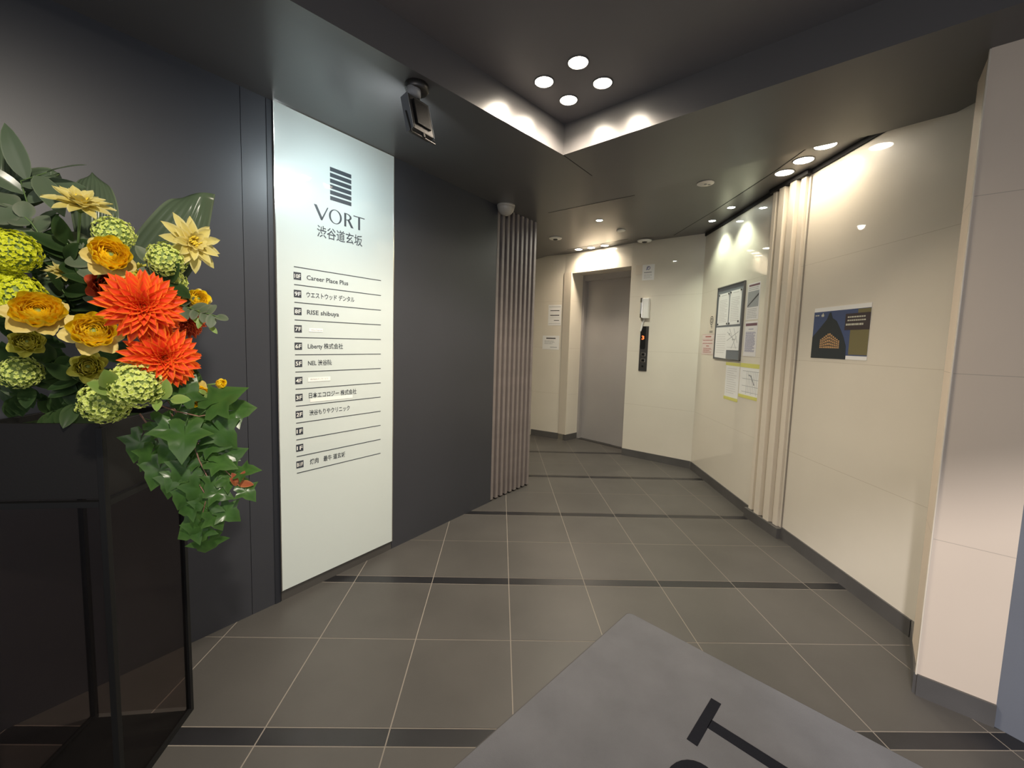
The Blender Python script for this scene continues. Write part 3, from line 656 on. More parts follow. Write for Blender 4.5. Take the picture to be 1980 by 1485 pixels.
mb.build('ruled_lines', 'printred', o, org)

# papers right of the board
s0, s1 = bs((2.069, 3.480)), bs((2.055, 3.285))
o, org, d = sheet('map_notice', 'tall notice with an aerial map picture right of the notice board', 'notice', FR1, s0, s1, 1.592, 1.893, 'paper_gloss')
bars(o, org, FR1, d, [(s0+0.02, s1-0.01, 1.875, 0.016)], 'printpurple', 'header_bar')
bars(o, org, FR1, d, [(s0+0.012, s1-0.012, 1.762, 0.130)], 'printgrey', 'aerial_picture')
mb = MB(); FR1.poly(mb, [(s0+0.014, 1.710), (s1-0.014, 1.805), (s1-0.014, 1.788), (s0+0.014, 1.700)], d+0.0004, d+0.0006); mb.build('road', 'print', o, org)
bars(o, org, FR1, d, para(s0+0.02, s1-0.02, 1.855, 1.840, 2, 0.005)+para(s0+0.02, s1-0.02, 1.68, 1.61, 6, 0.004), 'printgrey')
s0, s1 = bs((2.069, 3.478)), bs((2.055, 3.282))
o, org, d = sheet('text_notice', 'tall text notice with a maroon header right of the notice board', 'notice', FR1, s0, s1, 1.290, 1.580, 'paper_gloss')
bars(o, org, FR1, d, [(s0+0.010, s1-0.008, 1.553, 0.022)], 'printpurple', 'header_bar')
bars(o, org, FR1, d, [(s0+0.06, s1-0.06, 1.515, 0.006)]+para(s0+0.02, s1-0.02, 1.49, 1.33, 20, 0.005), 'printblue')
# two papers taped up with yellow tape
s0, s1 = bs((2.094, 3.778)), bs((2.072, 3.515))
o, org, d = sheet('taped_sheet', 'white text sheet with yellow tape below the notice board', 'sheet', FR1, s0+0.01, s1-0.004, 0.892, 1.213, 'paper')
bars(o, org, FR1, d, para(s0+0.04, s1-0.04, 1.17, 0.95, 12, 0.004), 'printfaint')
for (z0, z1) in ((1.196, 1.224), (0.884, 0.912)):
    mb = MB(); FR1.box(mb, s0, s1, z0, z1, d, d+0.0006); mb.build('yellow_tape', 'tape', o, org)
s0, s1 = bs((2.072, 3.509)), bs((2.044, 3.165))
o, org, d = sheet('taped_map', 'white street plan with yellow tape, right of the taped text sheet', 'map', FR1, s0+0.006, s1-0.004, 0.950, 1.215, 'paper')
mb = MB()
for k in range(7): FR1.box(mb, s0+0.12+0.026*k, s0+0.123+0.026*k, 0.975+0.01*(k % 3), 1.165, d, d+0.0003)
for z in (1.165, 1.10, 1.04, 0.99): FR1.box(mb, s0+0.05, s1-0.03, z, z+0.003, d, d+0.0003)
FR1.poly(mb, [(s0+0.15, 1.14), (s0+0.19, 1.135), (s0+0.25, 1.06), (s0+0.235, 1.055), (s0+0.18, 1.125), (s0+0.15, 1.13)], d, d+0.0004)
mb.build('street_lines', 'printgrey', o, org)
for (z0, z1) in ((1.195, 1.230), (0.938, 0.965)):
    mb = MB(); FR1.box(mb, s0+0.002, s1, z0, z1, d, d+0.0006); mb.build('yellow_tape', 'tape', o, org)

# framed-looking poster on the near right wall
def ps(p): return (Vector((p[0], p[1], 0))-FR3.P).dot(FR3.u)
p0, p1 = ps((2.046, 2.675)), ps((2.022, 2.233)); z0, z1 = 1.308, 1.627; pw = p1-p0
o, org, d = sheet('wall_poster', 'glossy poster of a lit gabled building at dusk on the right wall', 'poster', FR3, p0, p1, z0, z1, 'paper', 0, 0.002)
def pp(u, v): return (p0+u*pw, z0+v*(z1-z0))
def pol(name, pts, m, k=0):
    mb = MB(); FR3.poly(mb, [pp(*q) for q in pts], d+0.0004*k, d+0.0004*(k+1)); return mb.build(name, m, o, org)
pol('night_picture', [(0.0, 0.0), (0.66, 0.0), (0.66, 0.07), (1.0, 0.07), (1.0, 0.92), (0.0, 0.92)], 'sky', 0)
pol('dark_roof', [(0.0, 0.0), (0.66, 0.0), (0.65, 0.24), (0.60, 0.40), (0.54, 0.54), (0.45, 0.72), (0.37, 0.78), (0.33, 0.90), (0.30, 0.88), (0.26, 0.76), (0.14, 0.60), (0.0, 0.42)], 'posterdark', 1)
pol('olive_panel', [(0.70, 0.09), (1.0, 0.09), (1.0, 0.56), (0.70, 0.56)], 'posterolive', 1)
pol('dark_panel', [(0.60, 0.54), (1.0, 0.54), (1.0, 0.84), (0.60, 0.84)], 'postermaroon', 2)
pol('olive_strip', [(0.80, 0.84), (1.0, 0.84), (1.0, 0.91), (0.80, 0.91)], 'posterolive', 1)
mb = MB()
for i in range(11):
    for j in range(5):
        u = 0.165+i*0.034; top = 0.52-abs(i-4.6)*0.030; v = 0.20+j*(top-0.20)/5
        FR3.poly(mb, [pp(u, v), pp(u+0.024, v), pp(u+0.024, v+(top-0.2)/5*0.7), pp(u, v+(top-0.2)/5*0.7)], d+0.0008, d+0.0012)
mb.build('lit_facade', 'postergold', o, org)
mb = MB()
for k, (u0, u1, v, h) in enumerate([(0.64, 0.94, 0.775, 0.025), (0.64, 0.94, 0.715, 0.025), (0.62, 0.90, 0.640, 0.035), (0.03, 0.12, 0.85, 0.022)]):
    x = u0
    while x < u1-0.01:
        w_ = min(rnd.uniform(0.012, 0.035), u1-x); FR3.poly(mb, [pp(x, v-h/2), pp(x+w_, v-h/2), pp(x+w_, v+h/2), pp(x, v+h/2)], d+0.0012, d+0.0016); x += w_+0.008
FR3.poly(mb, [pp(0.155, 0.82), pp(0.20, 0.82), pp(0.205, 0.86), pp(0.185, 0.865), pp(0.19, 0.89), pp(0.175, 0.89), pp(0.17, 0.865), pp(0.15, 0.86)], d+0.0012, d+0.0016)
mb.build('poster_lettering', 'postertext', o, org)

# ------------------------------------------------------------------ door mat with letters
mc = Vector((0.685, 1.975, 0)); mu = Vector((-0.7195, -0.6945, 0)); mv = Vector((0.6945, -0.7195, 0))   # along its top edge, and down the page
ML, MW = 1.55, 1.28
def mp(a, b, z=0.0): return mc+mu*a+mv*b+Vector((0, 0, z))
mo = thing('door_mat', 'grey rubber edged door mat with black letters on the tiled floor', 'mat', tuple(mp(ML/2, MW/2)))
oM = mp(ML/2, MW/2)
def rrect(a0, a1, b0, b1, r, z, n=5):
    pts = []
    for (ca, cb, t0) in ((a1-r, b1-r, 0), (a0+r, b1-r, 90), (a0+r, b0+r, 180), (a1-r, b0+r, 270)):
        for i in range(n+1):
            t = math.radians(t0+90*i/n); pts.append(mp(ca+r*math.cos(t), cb+r*math.sin(t), z))
    return pts
mb = MB(); mb.prism(rrect(0, ML, 0, MW, 0.03, 0.0002), (0, 0, 0.003)); mb.build('rubber_backing', 'matedge', mo, oM)
mb = MB(); mb.prism(rrect(0.005, ML-0.005, 0.005, MW-0.005, 0.028, 0.0032), (0, 0, 0.004)); mb.build('carpet', 'mat', mo, oM, False, 0.002)
# letters: reading direction is -mu, page-down is +mv
for_letters = []
CH = 0.30; top_b = 0.482
def lp(x, y, z): # x reading distance leftwards-from T's right end (negative = left), y down from cap top
    return mp(0.238-x, top_b+y, z)
zt0 = 0.0074
def lpoly(pts, name):
    mb = MB(); mb.prism([lp(x, y, zt0-0.0004) for x, y in pts], (0, 0, 0.0012)); return mb.build(name, 'mattext', mo, oM)
mb = MB()
mb.prism([lp(x, y, 0.0070) for x, y in ((-0.238, 0), (0, 0), (0, 0.036), (-0.238, 0.036))], (0, 0, 0.0012))
mb.prism([lp(x, y, 0.0070) for x, y in ((-0.141, 0.034), (-0.097, 0.034), (-0.097, CH), (-0.141, CH))], (0, 0, 0.0012))
mb.build('letter_t', 'mattext', mo, oM)
mb = MB(); x0 = -0.50
mb.prism([lp(x, y, 0.0070) for x, y in ((x0, 0), (x0+0.046, 0), (x0+0.046, CH), (x0, CH))], (0, 0, 0.0012))
n = 14
oo = [(x0+0.11+0.105*math.sin(math.pi*i/n), 0.082-0.082*math.cos(math.pi*i/n)) for i in range(n+1)]
ii = [(x0+0.10+0.058*math.sin(math.pi*i/n), 0.082-0.046*math.cos(math.pi*i/n)) for i in range(n+1)]
for i in range(n): mb.prism([lp(*q, 0.0070) for q in (oo[i], oo[i+1], ii[i+1], ii[i])], (0, 0, 0.0012))
for (ya, yb) in ((0, 0.036), (0.128, 0.164)): mb.prism([lp(x, y, 0.0070) for x, y in ((x0+0.046, ya), (x0+0.112, ya), (x0+0.112, yb), (x0+0.046, yb))], (0, 0, 0.0012))
mb.prism([lp(x, y, 0.0070) for x, y in ((x0+0.090, 0.155), (x0+0.142, 0.155), (x0+0.235, CH), (x0+0.180, CH))], (0, 0, 0.0012))
mb.build('letter_r', 'mattext', mo, oM)
mb = MB(); cxo = -0.72
on = [(cxo+0.165*math.cos(t), 0.15+0.155*math.sin(t)) for t in [2*math.pi*i/36 for i in range(36)]]
inn = [(cxo+0.120*math.cos(t), 0.15+0.118*math.sin(t)) for t in [2*math.pi*i/36 for i in range(36)]]
for i in range(36): j = (i+1) % 36; mb.prism([lp(*q, 0.0070) for q in (on[i], on[j], inn[j], inn[i])], (0, 0, 0.0012))
mb.build('letter_o', 'mattext', mo, oM)
mb = MB()
mb.prism([lp(x, y, 0.0070) for x, y in ((-1.18, 0), (-1.13, 0), (-1.035, CH), (-1.07, CH))], (0, 0, 0.0012)); mb.prism([lp(x, y, 0.0070) for x, y in ((-1.06, CH), (-1.03, CH), (-0.93, 0), (-0.965, 0))], (0, 0, 0.0012))
mb.build('letter_v', 'mattext', mo, oM)

# ------------------------------------------------------------------ flower stand and planter
cN = Vector((-1.048, 1.092, 0)); cR = Vector((-1.080, 1.397, 0)); cBL = Vector((-1.385, 1.365, 0)); cFL = Vector((-1.353, 1.060, 0))
cS = (cN+cR+cBL+cFL)/4
fs = thing('flower_stand', 'black square metal flower stand with thin legs beside the dark wall', 'flower stand', tuple(cS))
FNR = Fr(cN[:2], cR[:2])
for c in (cN, cR, cBL, cFL):
    mb = MB(); m_ = FNR.m.copy(); m_.translation = c; mb.box(-0.008, 0.008, -0.008, 0.008, 0, 1.10, m_); mb.build('leg', 'black', fs, cS, False, 0.001)
for z in (0.009, 0.893):
    for c, e in ((cN, cR), (cR, cBL), (cBL, cFL), (cFL, cN)):
        if z < 0.1 and c is cR: continue
        F = Fr(c[:2], e[:2]); mb = MB(); F.box(mb, 0.008, F.L-0.008, z-0.008, z+0.008, -0.008, 0.008); mb.build('rail', 'black', fs, cS)
smoke = bpy.data.materials.new('smoked_acrylic'); smoke.use_nodes = True; _nt = smoke.node_tree; _nt.nodes.clear()
_o = _nt.nodes.new('ShaderNodeOutputMaterial'); _m = _nt.nodes.new('ShaderNodeMixShader'); _t = _nt.nodes.new('ShaderNodeBsdfTransparent'); _g = _nt.nodes.new('ShaderNodeBsdfGlossy')
_t.inputs['Color'].default_value = (0.80, 0.77, 0.76, 1); _g.inputs['Roughness'].default_value = 0.12; _m.inputs[0].default_value = 0.03
_nt.links.new(_t.outputs[0], _m.inputs[1]); _nt.links.new(_g.outputs[0], _m.inputs[2]); _nt.links.new(_m.outputs[0], _o.inputs[0]); MT['smoke'] = smoke
for c, e in ((cN, cR), (cR, cBL), (cBL, cFL), (cFL, cN)):
    F = Fr(c[:2], e[:2]); mb = MB(); F.box(mb, 0.009, F.L-0.009, 0.019, 0.884, -0.001, 0.001); mb.build('smoked_side_panel', 'smoke', fs, cS)
mb = MB(); mb.prism([cS+(c-cS)*0.955+Vector((0, 0, 0.002)) for c in (cN, cR, cBL, cFL)], (0, 0, 0.008)); mb.build('base_plate', 'black', fs, cS)
pl = MB()
def inner(c, k): return cS+(c-cS)*k
def ring4(k, z): return [inner(c, k)+Vector((0, 0, z)) for c in (cN, cR, cBL, cFL)]
pO2 = tuple(cS+Vector((0, 0, 0.902)))
pt = thing('planter_box', 'black square planter box set in the metal stand', 'planter', pO2)
o4, i4 = ring4(0.94, 0.902), ring4(0.86, 0.902)
for i in range(4):
    j = (i+1) % 4
    pl.prism([o4[i], o4[j], i4[j], i4[i]], (0, 0, 0.205))
pl.prism(ring4(0.86, 0.902), (0, 0, 0.02)); pl.build('box', 'blackbox', pt, pO2, False, 0.0015)
mb = MB(); mb.prism(ring4(0.855, 0.923), (0, 0, 0.165)); mb.build('floral_foam', 'leafdark', pt, pO2)

# ------------------------------------------------------------------ flowers
R_ = random.Random(11)
def petal(mb, m, L, W, cup=0.25, curl=0.3, tip=1.0, nu=5, nv=4, fold=0.0, wave=0.0, ph=0.0):
    """petal along local +x, normal +z, tip>0 pointed, 0 round"""
    P, U = [], []
    for i in range(nu+1):
        t = i/nu
        wdt = math.sin(math.pi*min(1, t*0.92+0.08)**(0.75))**0.8 if tip < 0.5 else (math.sin(math.pi*(t*0.96+0.02)**0.8))**0.75
        if tip < 0.5: wdt = max(0.28 if t < .5 else 0.18, (math.sin(math.pi*(0.10+0.80*t))))**0.6
        if i == nu and tip >= 0.5: wdt = 0.03
        if i == 0: wdt = max(wdt, 0.25)
        row, ur = [], []
        for j in range(nv+1):
            v = j/nv*2-1
            x = L*t*(1-0.10*(v*v) if tip < 0.5 else 1); y = W/2*wdt*v
            z = cup*W*(v*v)*wdt + curl*L*t*t + fold*abs(v)*W*wdt + wave*W*math.sin(v*5+ph+t*6)*t
            row.append(m @ Vector((x, y, z))); ur.append((t, j/nv))
        P.append(row); U.append(ur)
    mb.grid(P, U)
def ring_petals(mb, n, r0, L, W, elev, z0=0.0, ph=0.0, jit=0.12, **kw):
    for i in range(n):
        a = 2*math.pi*i/n+ph+R_.uniform(-jit, jit)
        m = Matrix.Rotation(a, 4, 'Z') @ Matrix.Translation((r0, 0, z0)) @ Matrix.Rotation(-(elev+R_.uniform(-jit, jit)), 4, 'Y')
        s_ = R_.uniform(0.9, 1.08); petal(mb, m, L*s_, W*R_.uniform(0.9, 1.1), ph=R_.uniform(0, 6), **kw)
def mesh_obj(mb, name, m, root, smooth=True, thick=0.0):
    o = mb.build(name, m, root, None, smooth)
    if thick:
        s_ = o.modifiers.new('solid', 'SOLIDIFY'); s_.thickness = thick; s_.offset = 0
    return o
def stem_to(root, L=0.12):
    """stem from the flower head back towards the foam, in the head's own frame (-z is behind the head)"""
    mb = MB(); mb.tube([(0, 0, 0.002), (0.004, 0, -L*0.4), (0.014, 0.006, -L)], [0.0032, 0.0028, 0.0026], 8); mesh_obj(mb, 'stem', 'stem', root)
    mb = MB(); mb.lathe([(0.004, -0.020), (0.014, -0.010), (0.016, 0.0), (0.004, 0.003)], None, 12); mesh_obj(mb, 'calyx', 'leaflime', root)

def dahlia(root, r, m='dahlia'):
    mb = MB(); n = 20
    spec = [(n, 0.10, 0.92, 0.30, -0.10, 0.0), (n, 0.10, 0.86, 0.30, 0.12, 0.03), (18, 0.09, 0.76, 0.29, 0.34, 0.06), (16, 0.08, 0.64, 0.26, 0.58, 0.09), (13, 0.06, 0.50, 0.23, 0.85, 0.11), (10, 0.04, 0.36, 0.20, 1.10, 0.13), (7, 0.02, 0.26, 0.15, 1.30, 0.15)]
    for k, (c, r0, L, W, el, z) in enumerate(spec):
        ring_petals(mb, c, r*r0, r*L, r*W, el, r*z, k*0.17, 0.09, cup=0.32, curl=-0.05, tip=1.0, fold=0.12, nu=6, nv=4)
    mesh_obj(mb, 'petals', m, root)
    mb = MB(); mb.lathe([(r*0.09, 0.06*r), (r*0.10, 0.16*r), (r*0.05, 0.24*r), (0.001, 0.26*r)], None, 12); mesh_obj(mb, 'flower_centre', m, root)
    stem_to(root, 0.14)
def ranunculus(root, r, m='amber', outer='amberpale', openk=1.0):
    mb = MB(); layers = 10
    for k in range(layers):
        f = 1-k/layers; c = 8 if k < 6 else 6
        ring_petals(mb, c, r*(0.10+0.30*f), r*(0.42*f+0.30), r*(0.62*f+0.20), math.radians(30+k*5.5)*openk, r*0.012*k, k*0.37, 0.10, cup=0.42, curl=0.55, tip=0.0, nu=5, nv=5, wave=0.035)
    mesh_obj(mb, 'petals', m, root)
    mb = MB(); ring_petals(mb, 6, r*0.10, r*0.98, r*0.85, math.radians(4), -0.06*r, 0.3, 0.2, cup=0.12, curl=0.02, tip=0.0, nu=5, nv=6, wave=0.07)
    mesh_obj(mb, 'outer_petals', outer, root)
    mb = MB(); mb.lathe([(r*0.16, 0.30*r), (r*0.17, 0.42*r), (r*0.09, 0.52*r), (0.001, 0.53*r)], None, 12); mesh_obj(mb, 'flower_centre', 'leaflime', root)
    stem_to(root, 0.13)
def zinnia(root, r, m='pale', elev=0.12, pointed=1.0):
    mb = MB()
    ring_petals(mb, 11, r*0.08, r*0.92, r*0.38, elev, 0, 0.0, 0.12, cup=0.15, curl=-0.10, tip=pointed, nu=6, nv=4, wave=0.05)
    ring_petals(mb, 10, r*0.07, r*0.72, r*0.34, elev+0.35, r*0.03, 0.3, 0.14, cup=0.18, curl=-0.05, tip=pointed, nu=5, nv=4, wave=0.05)
    ring_petals(mb, 9, r*0.05, r*0.46, r*0.26, elev+0.8, r*0.06, 0.1, 0.16, cup=0.2, curl=0.0, tip=0.0, nu=4, nv=4)
    mesh_obj(mb, 'petals', m, root)
    mb = MB()
    for i in range(26):
        a = R_.uniform(0, 6.28); q = r*0.16*math.sqrt(R_.random()); p = Vector((q*math.cos(a), q*math.sin(a), r*0.08))
        mb.tube([p, p*1.1+Vector((0, 0, r*R_.uniform(0.14, 0.26)))], [r*0.015, r*0.026], 5)
    mesh_obj(mb, 'stamens', 'yellow', root)
    stem_to(root, 0.15)
def viburnum(root, r, m='lime', n=80, flat=0.85):
    mb = MB()
    for i in range(n):
        t = 1-1.45*(i+0.5)/n; a = i*2.39996; s_ = math.sqrt(max(0, 1-t*t))
        d_ = Vector((s_*math.cos(a), s_*math.sin(a), t*flat)).normalized(); q = r*(0.80+0.20*R_.random())
        rot = d_.to_track_quat('Z', 'X').to_matrix().to_4x4(); m0 = Matrix.Translation(Vector((d_.x*q, d_.y*q, d_.z*q*flat))) @ rot @ Matrix.Rotation(R_.uniform(0, 6), 4, 'Z')
        fr = r*0.135*R_.uniform(0.8, 1.25)
        for k in range(5):
            mm = m0 @ Matrix.Rotation(k*1.2566, 4, 'Z') @ Matrix.Rotation(-R_.uniform(0.0, 0.9), 4, 'Y'); petal(mb, mm, fr, fr*0.9, cup=0.25, curl=-0.2, tip=0.0, nu=2, nv=2)
    mesh_obj(mb, 'florets', m, root)
    mb = MB(); mb.lathe([(r*0.05, -r*0.6)]+[(r*0.80*math.cos(a), r*0.80*math.sin(a)*flat) for a in [math.radians(q) for q in (-50, -25, 0, 25, 50, 70)]]+[(0.001, r*0.80*flat)], None, 16); mesh_obj(mb, 'floret_core', 'leaflime', root)
    mb = MB(); mb.tube([(0, 0, -r*0.5), (0.01, 0, -r*0.5-0.10)], 0.003, 8); mesh_obj(mb, 'stem', 'stem', root)
def bud(root, r, m='yellow'):
    mb = MB()
    for k in range(4): ring_petals(mb, 5, 0.0, r*(1.35-0.2*k), r*(1.25-0.18*k), math.radians(48+k*12), 0, k*0.6, 0.12, cup=0.32, curl=0.40, tip=0.0, nu=5, nv=4, wave=0.03)
    mesh_obj(mb, 'petals', m, root)
    mb = MB(); mb.tube([(0, 0, 0.0), (-0.004, 0.004, -0.05), (-0.02, 0.01, -0.10)], [0.003, 0.002, 0.002], 8); mesh_obj(mb, 'stem', 'stem', root)

def place(root, px, py, Y, face, spin=0.0):
    root.location = unproject(px, py, Y)
    f = Vector(face).normalized(); q = f.to_track_quat('Z', 'Y'); root.rotation_mode = 'QUATERNION'
    root.rotation_quaternion = q @ Matrix.Rotation(spin, 3, 'Z').to_quaternion()
def R2M(px, Y): return px*Y/FPX
def toward(px, py, Y, dx=0.0, dz=0.0):
    """facing direction: towards the aisle/viewer side plus an offset"""
    p = unproject(px, py, Y); c = Vector((0, 0, CAMZ))-p; c.normalize(); return c+Vector((dx, 0, dz))

GF = 'flowers of the arrangement on the black stand'
# kind, px, py, Y, radius px, dx, dz, material, label
FLW = [
 ('dahlia', 276, 592, 0.98, 84, 0.15, 0.05, 'dahlia', 'large orange red dahlia at the middle of the arrangement, upper of two'),
 ('dahlia', 316, 692, 1.02, 78, 0.35, -0.05, 'dahlia', 'large orange red dahlia below the other, lower of two'),
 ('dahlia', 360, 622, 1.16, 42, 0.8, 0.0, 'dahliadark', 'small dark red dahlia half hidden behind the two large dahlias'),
 ('ran', 210, 500, 1.03, 46, 0.25, 0.5, 'amber', 'amber ranunculus above the upper dahlia'),
 ('ran', 74, 612, 0.98, 54, 0.0, 0.55, 'amber', 'big amber ranunculus at the left of the arrangement'),
 ('ran', 181, 647, 0.97, 50, 0.0, 0.35, 'yellow', 'golden ranunculus with an open face left of the dahlias'),
 ('ran', 378, 764, 1.10, 32, 0.4, -0.2, 'amber', 'small amber flower under the lower dahlia'),
 ('ran', 380, 580, 1.14, 25, 0.5, 0.4, 'yellow', 'small yellow ranunculus right of the upper dahlia'),
 ('bud', 421, 742, 1.10, 17, 0.9, 0.1, 'yellow', 'yellow bud on a thin stalk at the right edge of the flowers'),
 ('ran', 52, 664, 1.02, 32, 0.0, 0.3, 'dull', 'dull yellow bloom below the big amber ranunculus'),
 ('ran', 170, 710, 1.06, 33, 0.0, 0.1, 'dull', 'shaded greenish yellow bloom above the green snowball flowers'),
 ('zin', 156, 396, 1.08, 60, 0.1, 1.6, 'pale', 'pale yellow zinnia seen from the side at the top left'),
 ('zin', 370, 470, 1.14, 62, 0.9, 0.35, 'pale', 'pale yellow star shaped flower at the upper right by the big leaf'),
 ('zin', 121, 527, 1.12, 32, 0.0, 1.4, 'pale', 'small pale yellow flower between the green leaves at left'),
 ('vib', 220, 452, 1.08, 37, 0.3, 0.6, 'lime', 'lime green snowball flower below the top left zinnia'),
 ('vib', 322, 502, 1.10, 37, 0.5, 0.5, 'lime', 'lime green snowball flower above the upper dahlia at right'),
 ('vib', 334, 548, 1.16, 28, 0.5, 0.2, 'lime', 'pale snowball flower partly hidden right of the amber ranunculus'),
 ('vib', 264, 742, 0.98, 52, 0.1, 0.2, 'lime', 'large lime green snowball flower below the dahlias'),
 ('vib', 206, 776, 1.00, 48, 0.0, 0.1, 'lime', 'lime green snowball flower resting over the planter rim'),
 ('vib', 22, 486, 1.00, 46, 0.2, 0.4, 'limeyellow', 'yellow green flower cluster at the left edge, topmost'),
 ('vib', 30, 572, 1.02, 50, 0.2, 0.2, 'limeyellow', 'yellow green flower cluster at the left edge, lower one'),
 ('vib', -34, 540, 1.00, 60, 0.2, 0.2, 'limeyellow', 'yellow green flower cluster cut by the left edge of the view'),
 ('vib', 40, 720, 1.06, 36, 0.1, 0.3, 'lime', 'pale green flower head above the planter at the left'),
 ('zin', 268, 526, 1.14, 24, 0.1, 0.5, 'dull', 'tiny green yellow flower behind the upper dahlia'),
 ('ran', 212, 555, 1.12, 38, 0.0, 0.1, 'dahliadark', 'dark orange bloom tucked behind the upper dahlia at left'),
]
for (kind, px, py, Y, rp, dx, dzz, m, lab) in FLW:
    r = R2M(rp, Y)*(0.80 if kind == 'dahlia' else 0.86)
    nm = {'dahlia': 'dahlia', 'ran': 'ranunculus', 'bud': 'flower_bud', 'zin': 'zinnia', 'vib': 'snowball_flower'}[kind]
    root = thing(nm, lab, 'flower', (0, 0, 0), GF)
    if kind == 'dahlia': dahlia(root, r, m)
    elif kind == 'ran': ranunculus(root, r, m, 'amberpale' if m in ('amber', 'yellow') else m)
    elif kind == 'bud': bud(root, r, m)
    elif kind == 'zin': zinnia(root, r, m, 0.15 if px != 370 else 0.05)
    else: viburnum(root, r, m, 170 if rp > 45 else 120)
    place(root, px, py, Y, toward(px, py, Y, dx, dzz), R_.uniform(0, 6))

# leaves
def leaf(mb, m, L, W, fold=0.10, curl=-0.15, tip=1.0, wave=0.0): petal(mb, m, L, W, cup=0.0, curl=curl, tip=tip, nu=7, nv=6, fold=fold, wave=wave, ph=R_.uniform(0, 6))
def frame_at(p, d, up=Vector((0, 0, 1))):
    d = d.normalized(); s_ = up.cross(d)
    if s_.length < 1e-3: s_ = Vector((0, 1, 0))
    s_.normalize(); n_ = d.cross(s_); m = Matrix((d, s_, n_)).transposed().to_4x4(); m.translation = p; return m
def lobed(mb, m, L, m_fold=0.16):
    """five-lobed pointed ivy leaf, stalk at the origin, pointing +x"""
    out = [(0, 0.03), (-0.13, 0.20), (-0.02, 0.36), (0.16, 0.30), (0.24, 0.46), (0.34, 0.62), (0.42, 0.44), (0.50, 0.30), (0.66, 0.26), (0.82, 0.13), (1.0, 0.0)]
    pts = out + [(x, -y) for x, y in out[-2::-1]]
    zz = lambda x, y: m_fold*abs(y)-0.28*x*x-0.35*y*y+0.04*math.sin(11*x+7*abs(y))
    b = len(mb.v); n = len(pts); c = (0.34, 0.0)
    for k in (0.5, 1.0):
        for x, y in pts: X, Y_ = c[0]+(x-c[0])*k, y*k; mb.v.append(tuple(m @ Vector((X*L, Y_*L, zz(X, Y_)*L))))
    mb.v.append(tuple(m @ Vector((c[0]*L, 0, (zz(*c)-0.02)*L))))
    for i in range(n-1):
        j = i+1
        mb.f.append([b+2*n, b+i, b+j]); mb.uv.append([(0.2, 0.5), (0.5, 0.3), (0.5, 0.3)]); mb.mi.append(mb.k)
        mb.f.append([b+i, b+n+i, b+n+j, b+j]); mb.uv.append([(0.5, 0.3), (0.9, 0.05), (0.9, 0.05), (0.5, 0.3)]); mb.mi.append(mb.k)
# broad pleated leaves
def broad(name, label, base_px, tip_px, Y0, Y1, W, up, tipf=1.0, wave=0.02, curl=-0.12, mt='leafbig'):
    b0 = unproject(*base_px, Y0); t0 = unproject(*tip_px, Y1); root = thing(name, label, 'leaf', tuple(b0), 'broad leaves of the arrangement')
    m = frame_at(Vector((0, 0, 0)), t0-b0, Vector(up)); L = (t0-b0).length
    mb = MB(); P, U = [], []
    nu, nv = 16, 20
    for i in range(nu+1):
        t = i/nu; wd2 = (math.sin(math.pi*(0.06+0.90*t)))**0.75 if tipf else (math.sin(math.pi*(0.08+0.62*t)))**0.7
        row, ur = [], []
        for j in range(nv+1):
            v = j/nv*2-1; row.append(m @ Vector((L*t*(1.0-(0.0 if tipf else 0.18*v)), W/2*wd2*v, curl*L*t*t+0.12*abs(v)*W*wd2+wave*W*math.cos(v*22)*0.5))); ur.append((t, j/nv))
        P.append(row); U.append(ur)
    mb.grid(P, U); mesh_obj(mb, 'blade', mt, root, True, 0.0008)
    mb = MB(); mb.tube([m @ Vector((L*t, 0, curl*L*t*t-0.001)) for t in (0, .25, .5, .75, .98)], [0.003, 0.0025, 0.002, 0.0015, 0.001], 6); mesh_obj(mb, 'midrib', 'stem', root)
def sheet_leaf(label, left, right, Y, bulge=0.03, pleat=0.004, npl=9):
    """pleated leaf spanned between two edge polylines, bulging towards the room"""
    E1 = [unproject(*q, Y) for q in left]; E2 = [unproject(*q, Y+0.03) for q in right]
    def samp(E, t):
        k = min(int(t*(len(E)-1)), len(E)-2); f = t*(len(E)-1)-k
        p0, p1 = E[max(k-1, 0)], E[min(k+2, len(E)-1)]; a_, b_ = E[k], E[k+1]
        return 0.5*((2*a_)+(b_-p0)*f+(2*p0-5*a_+4*b_-p1)*f*f+(3*a_-p0-3*b_+p1)*f**3) if 0 < k < len(E)-2 else a_.lerp(b_, f)
    org = (E1[0]+E2[0])/2; root = thing('broad_leaf', label, 'leaf', tuple(org), 'broad leaves of the arrangement')
    nrm = Vector((0.62, -0.78, 0.1)); P, U = [], []; nu, nv = 18, 28
    for i in range(nu+1):
        t = i/nu; row, ur = [], []; a_, b_ = samp(E1, t), samp(E2, t)
        for j in range(nv+1):
            v = j/nv; p = a_.lerp(b_, v)-org+nrm*(bulge*math.sin(math.pi*v)-0.05*t*t+pleat*math.cos(v*math.pi*2*npl)*math.sin(math.pi*min(1, t*1.1)))
            row.append(p); ur.append((t, v))
        P.append(row); U.append(ur)
    mb = MB(); mb.grid(P, U); mesh_obj(mb, 'blade', 'leafbig', root, True, 0.0008)
    mb = MB(); mb.tube([P[i][nv//2]-nrm*0.003 for i in range(0, nu+1, 3)], 0.0018, 6); mesh_obj(mb, 'midrib', 'stem', root)
sheet_leaf('broad folded glossy leaf rising behind the star shaped flower', [(205, 560), (250, 470), (300, 405), (330, 378), (352, 372)], [(300, 600), (345, 560), (385, 500), (405, 440), (419, 364)], 1.24)
sheet_leaf('dark upright pleated leaf behind the top left zinnia', [(150, 480), (138, 420), (135, 370), (150, 340), (172, 328)], [(215, 480), (228, 440), (228, 400), (212, 355), (180, 328)], 1.22)
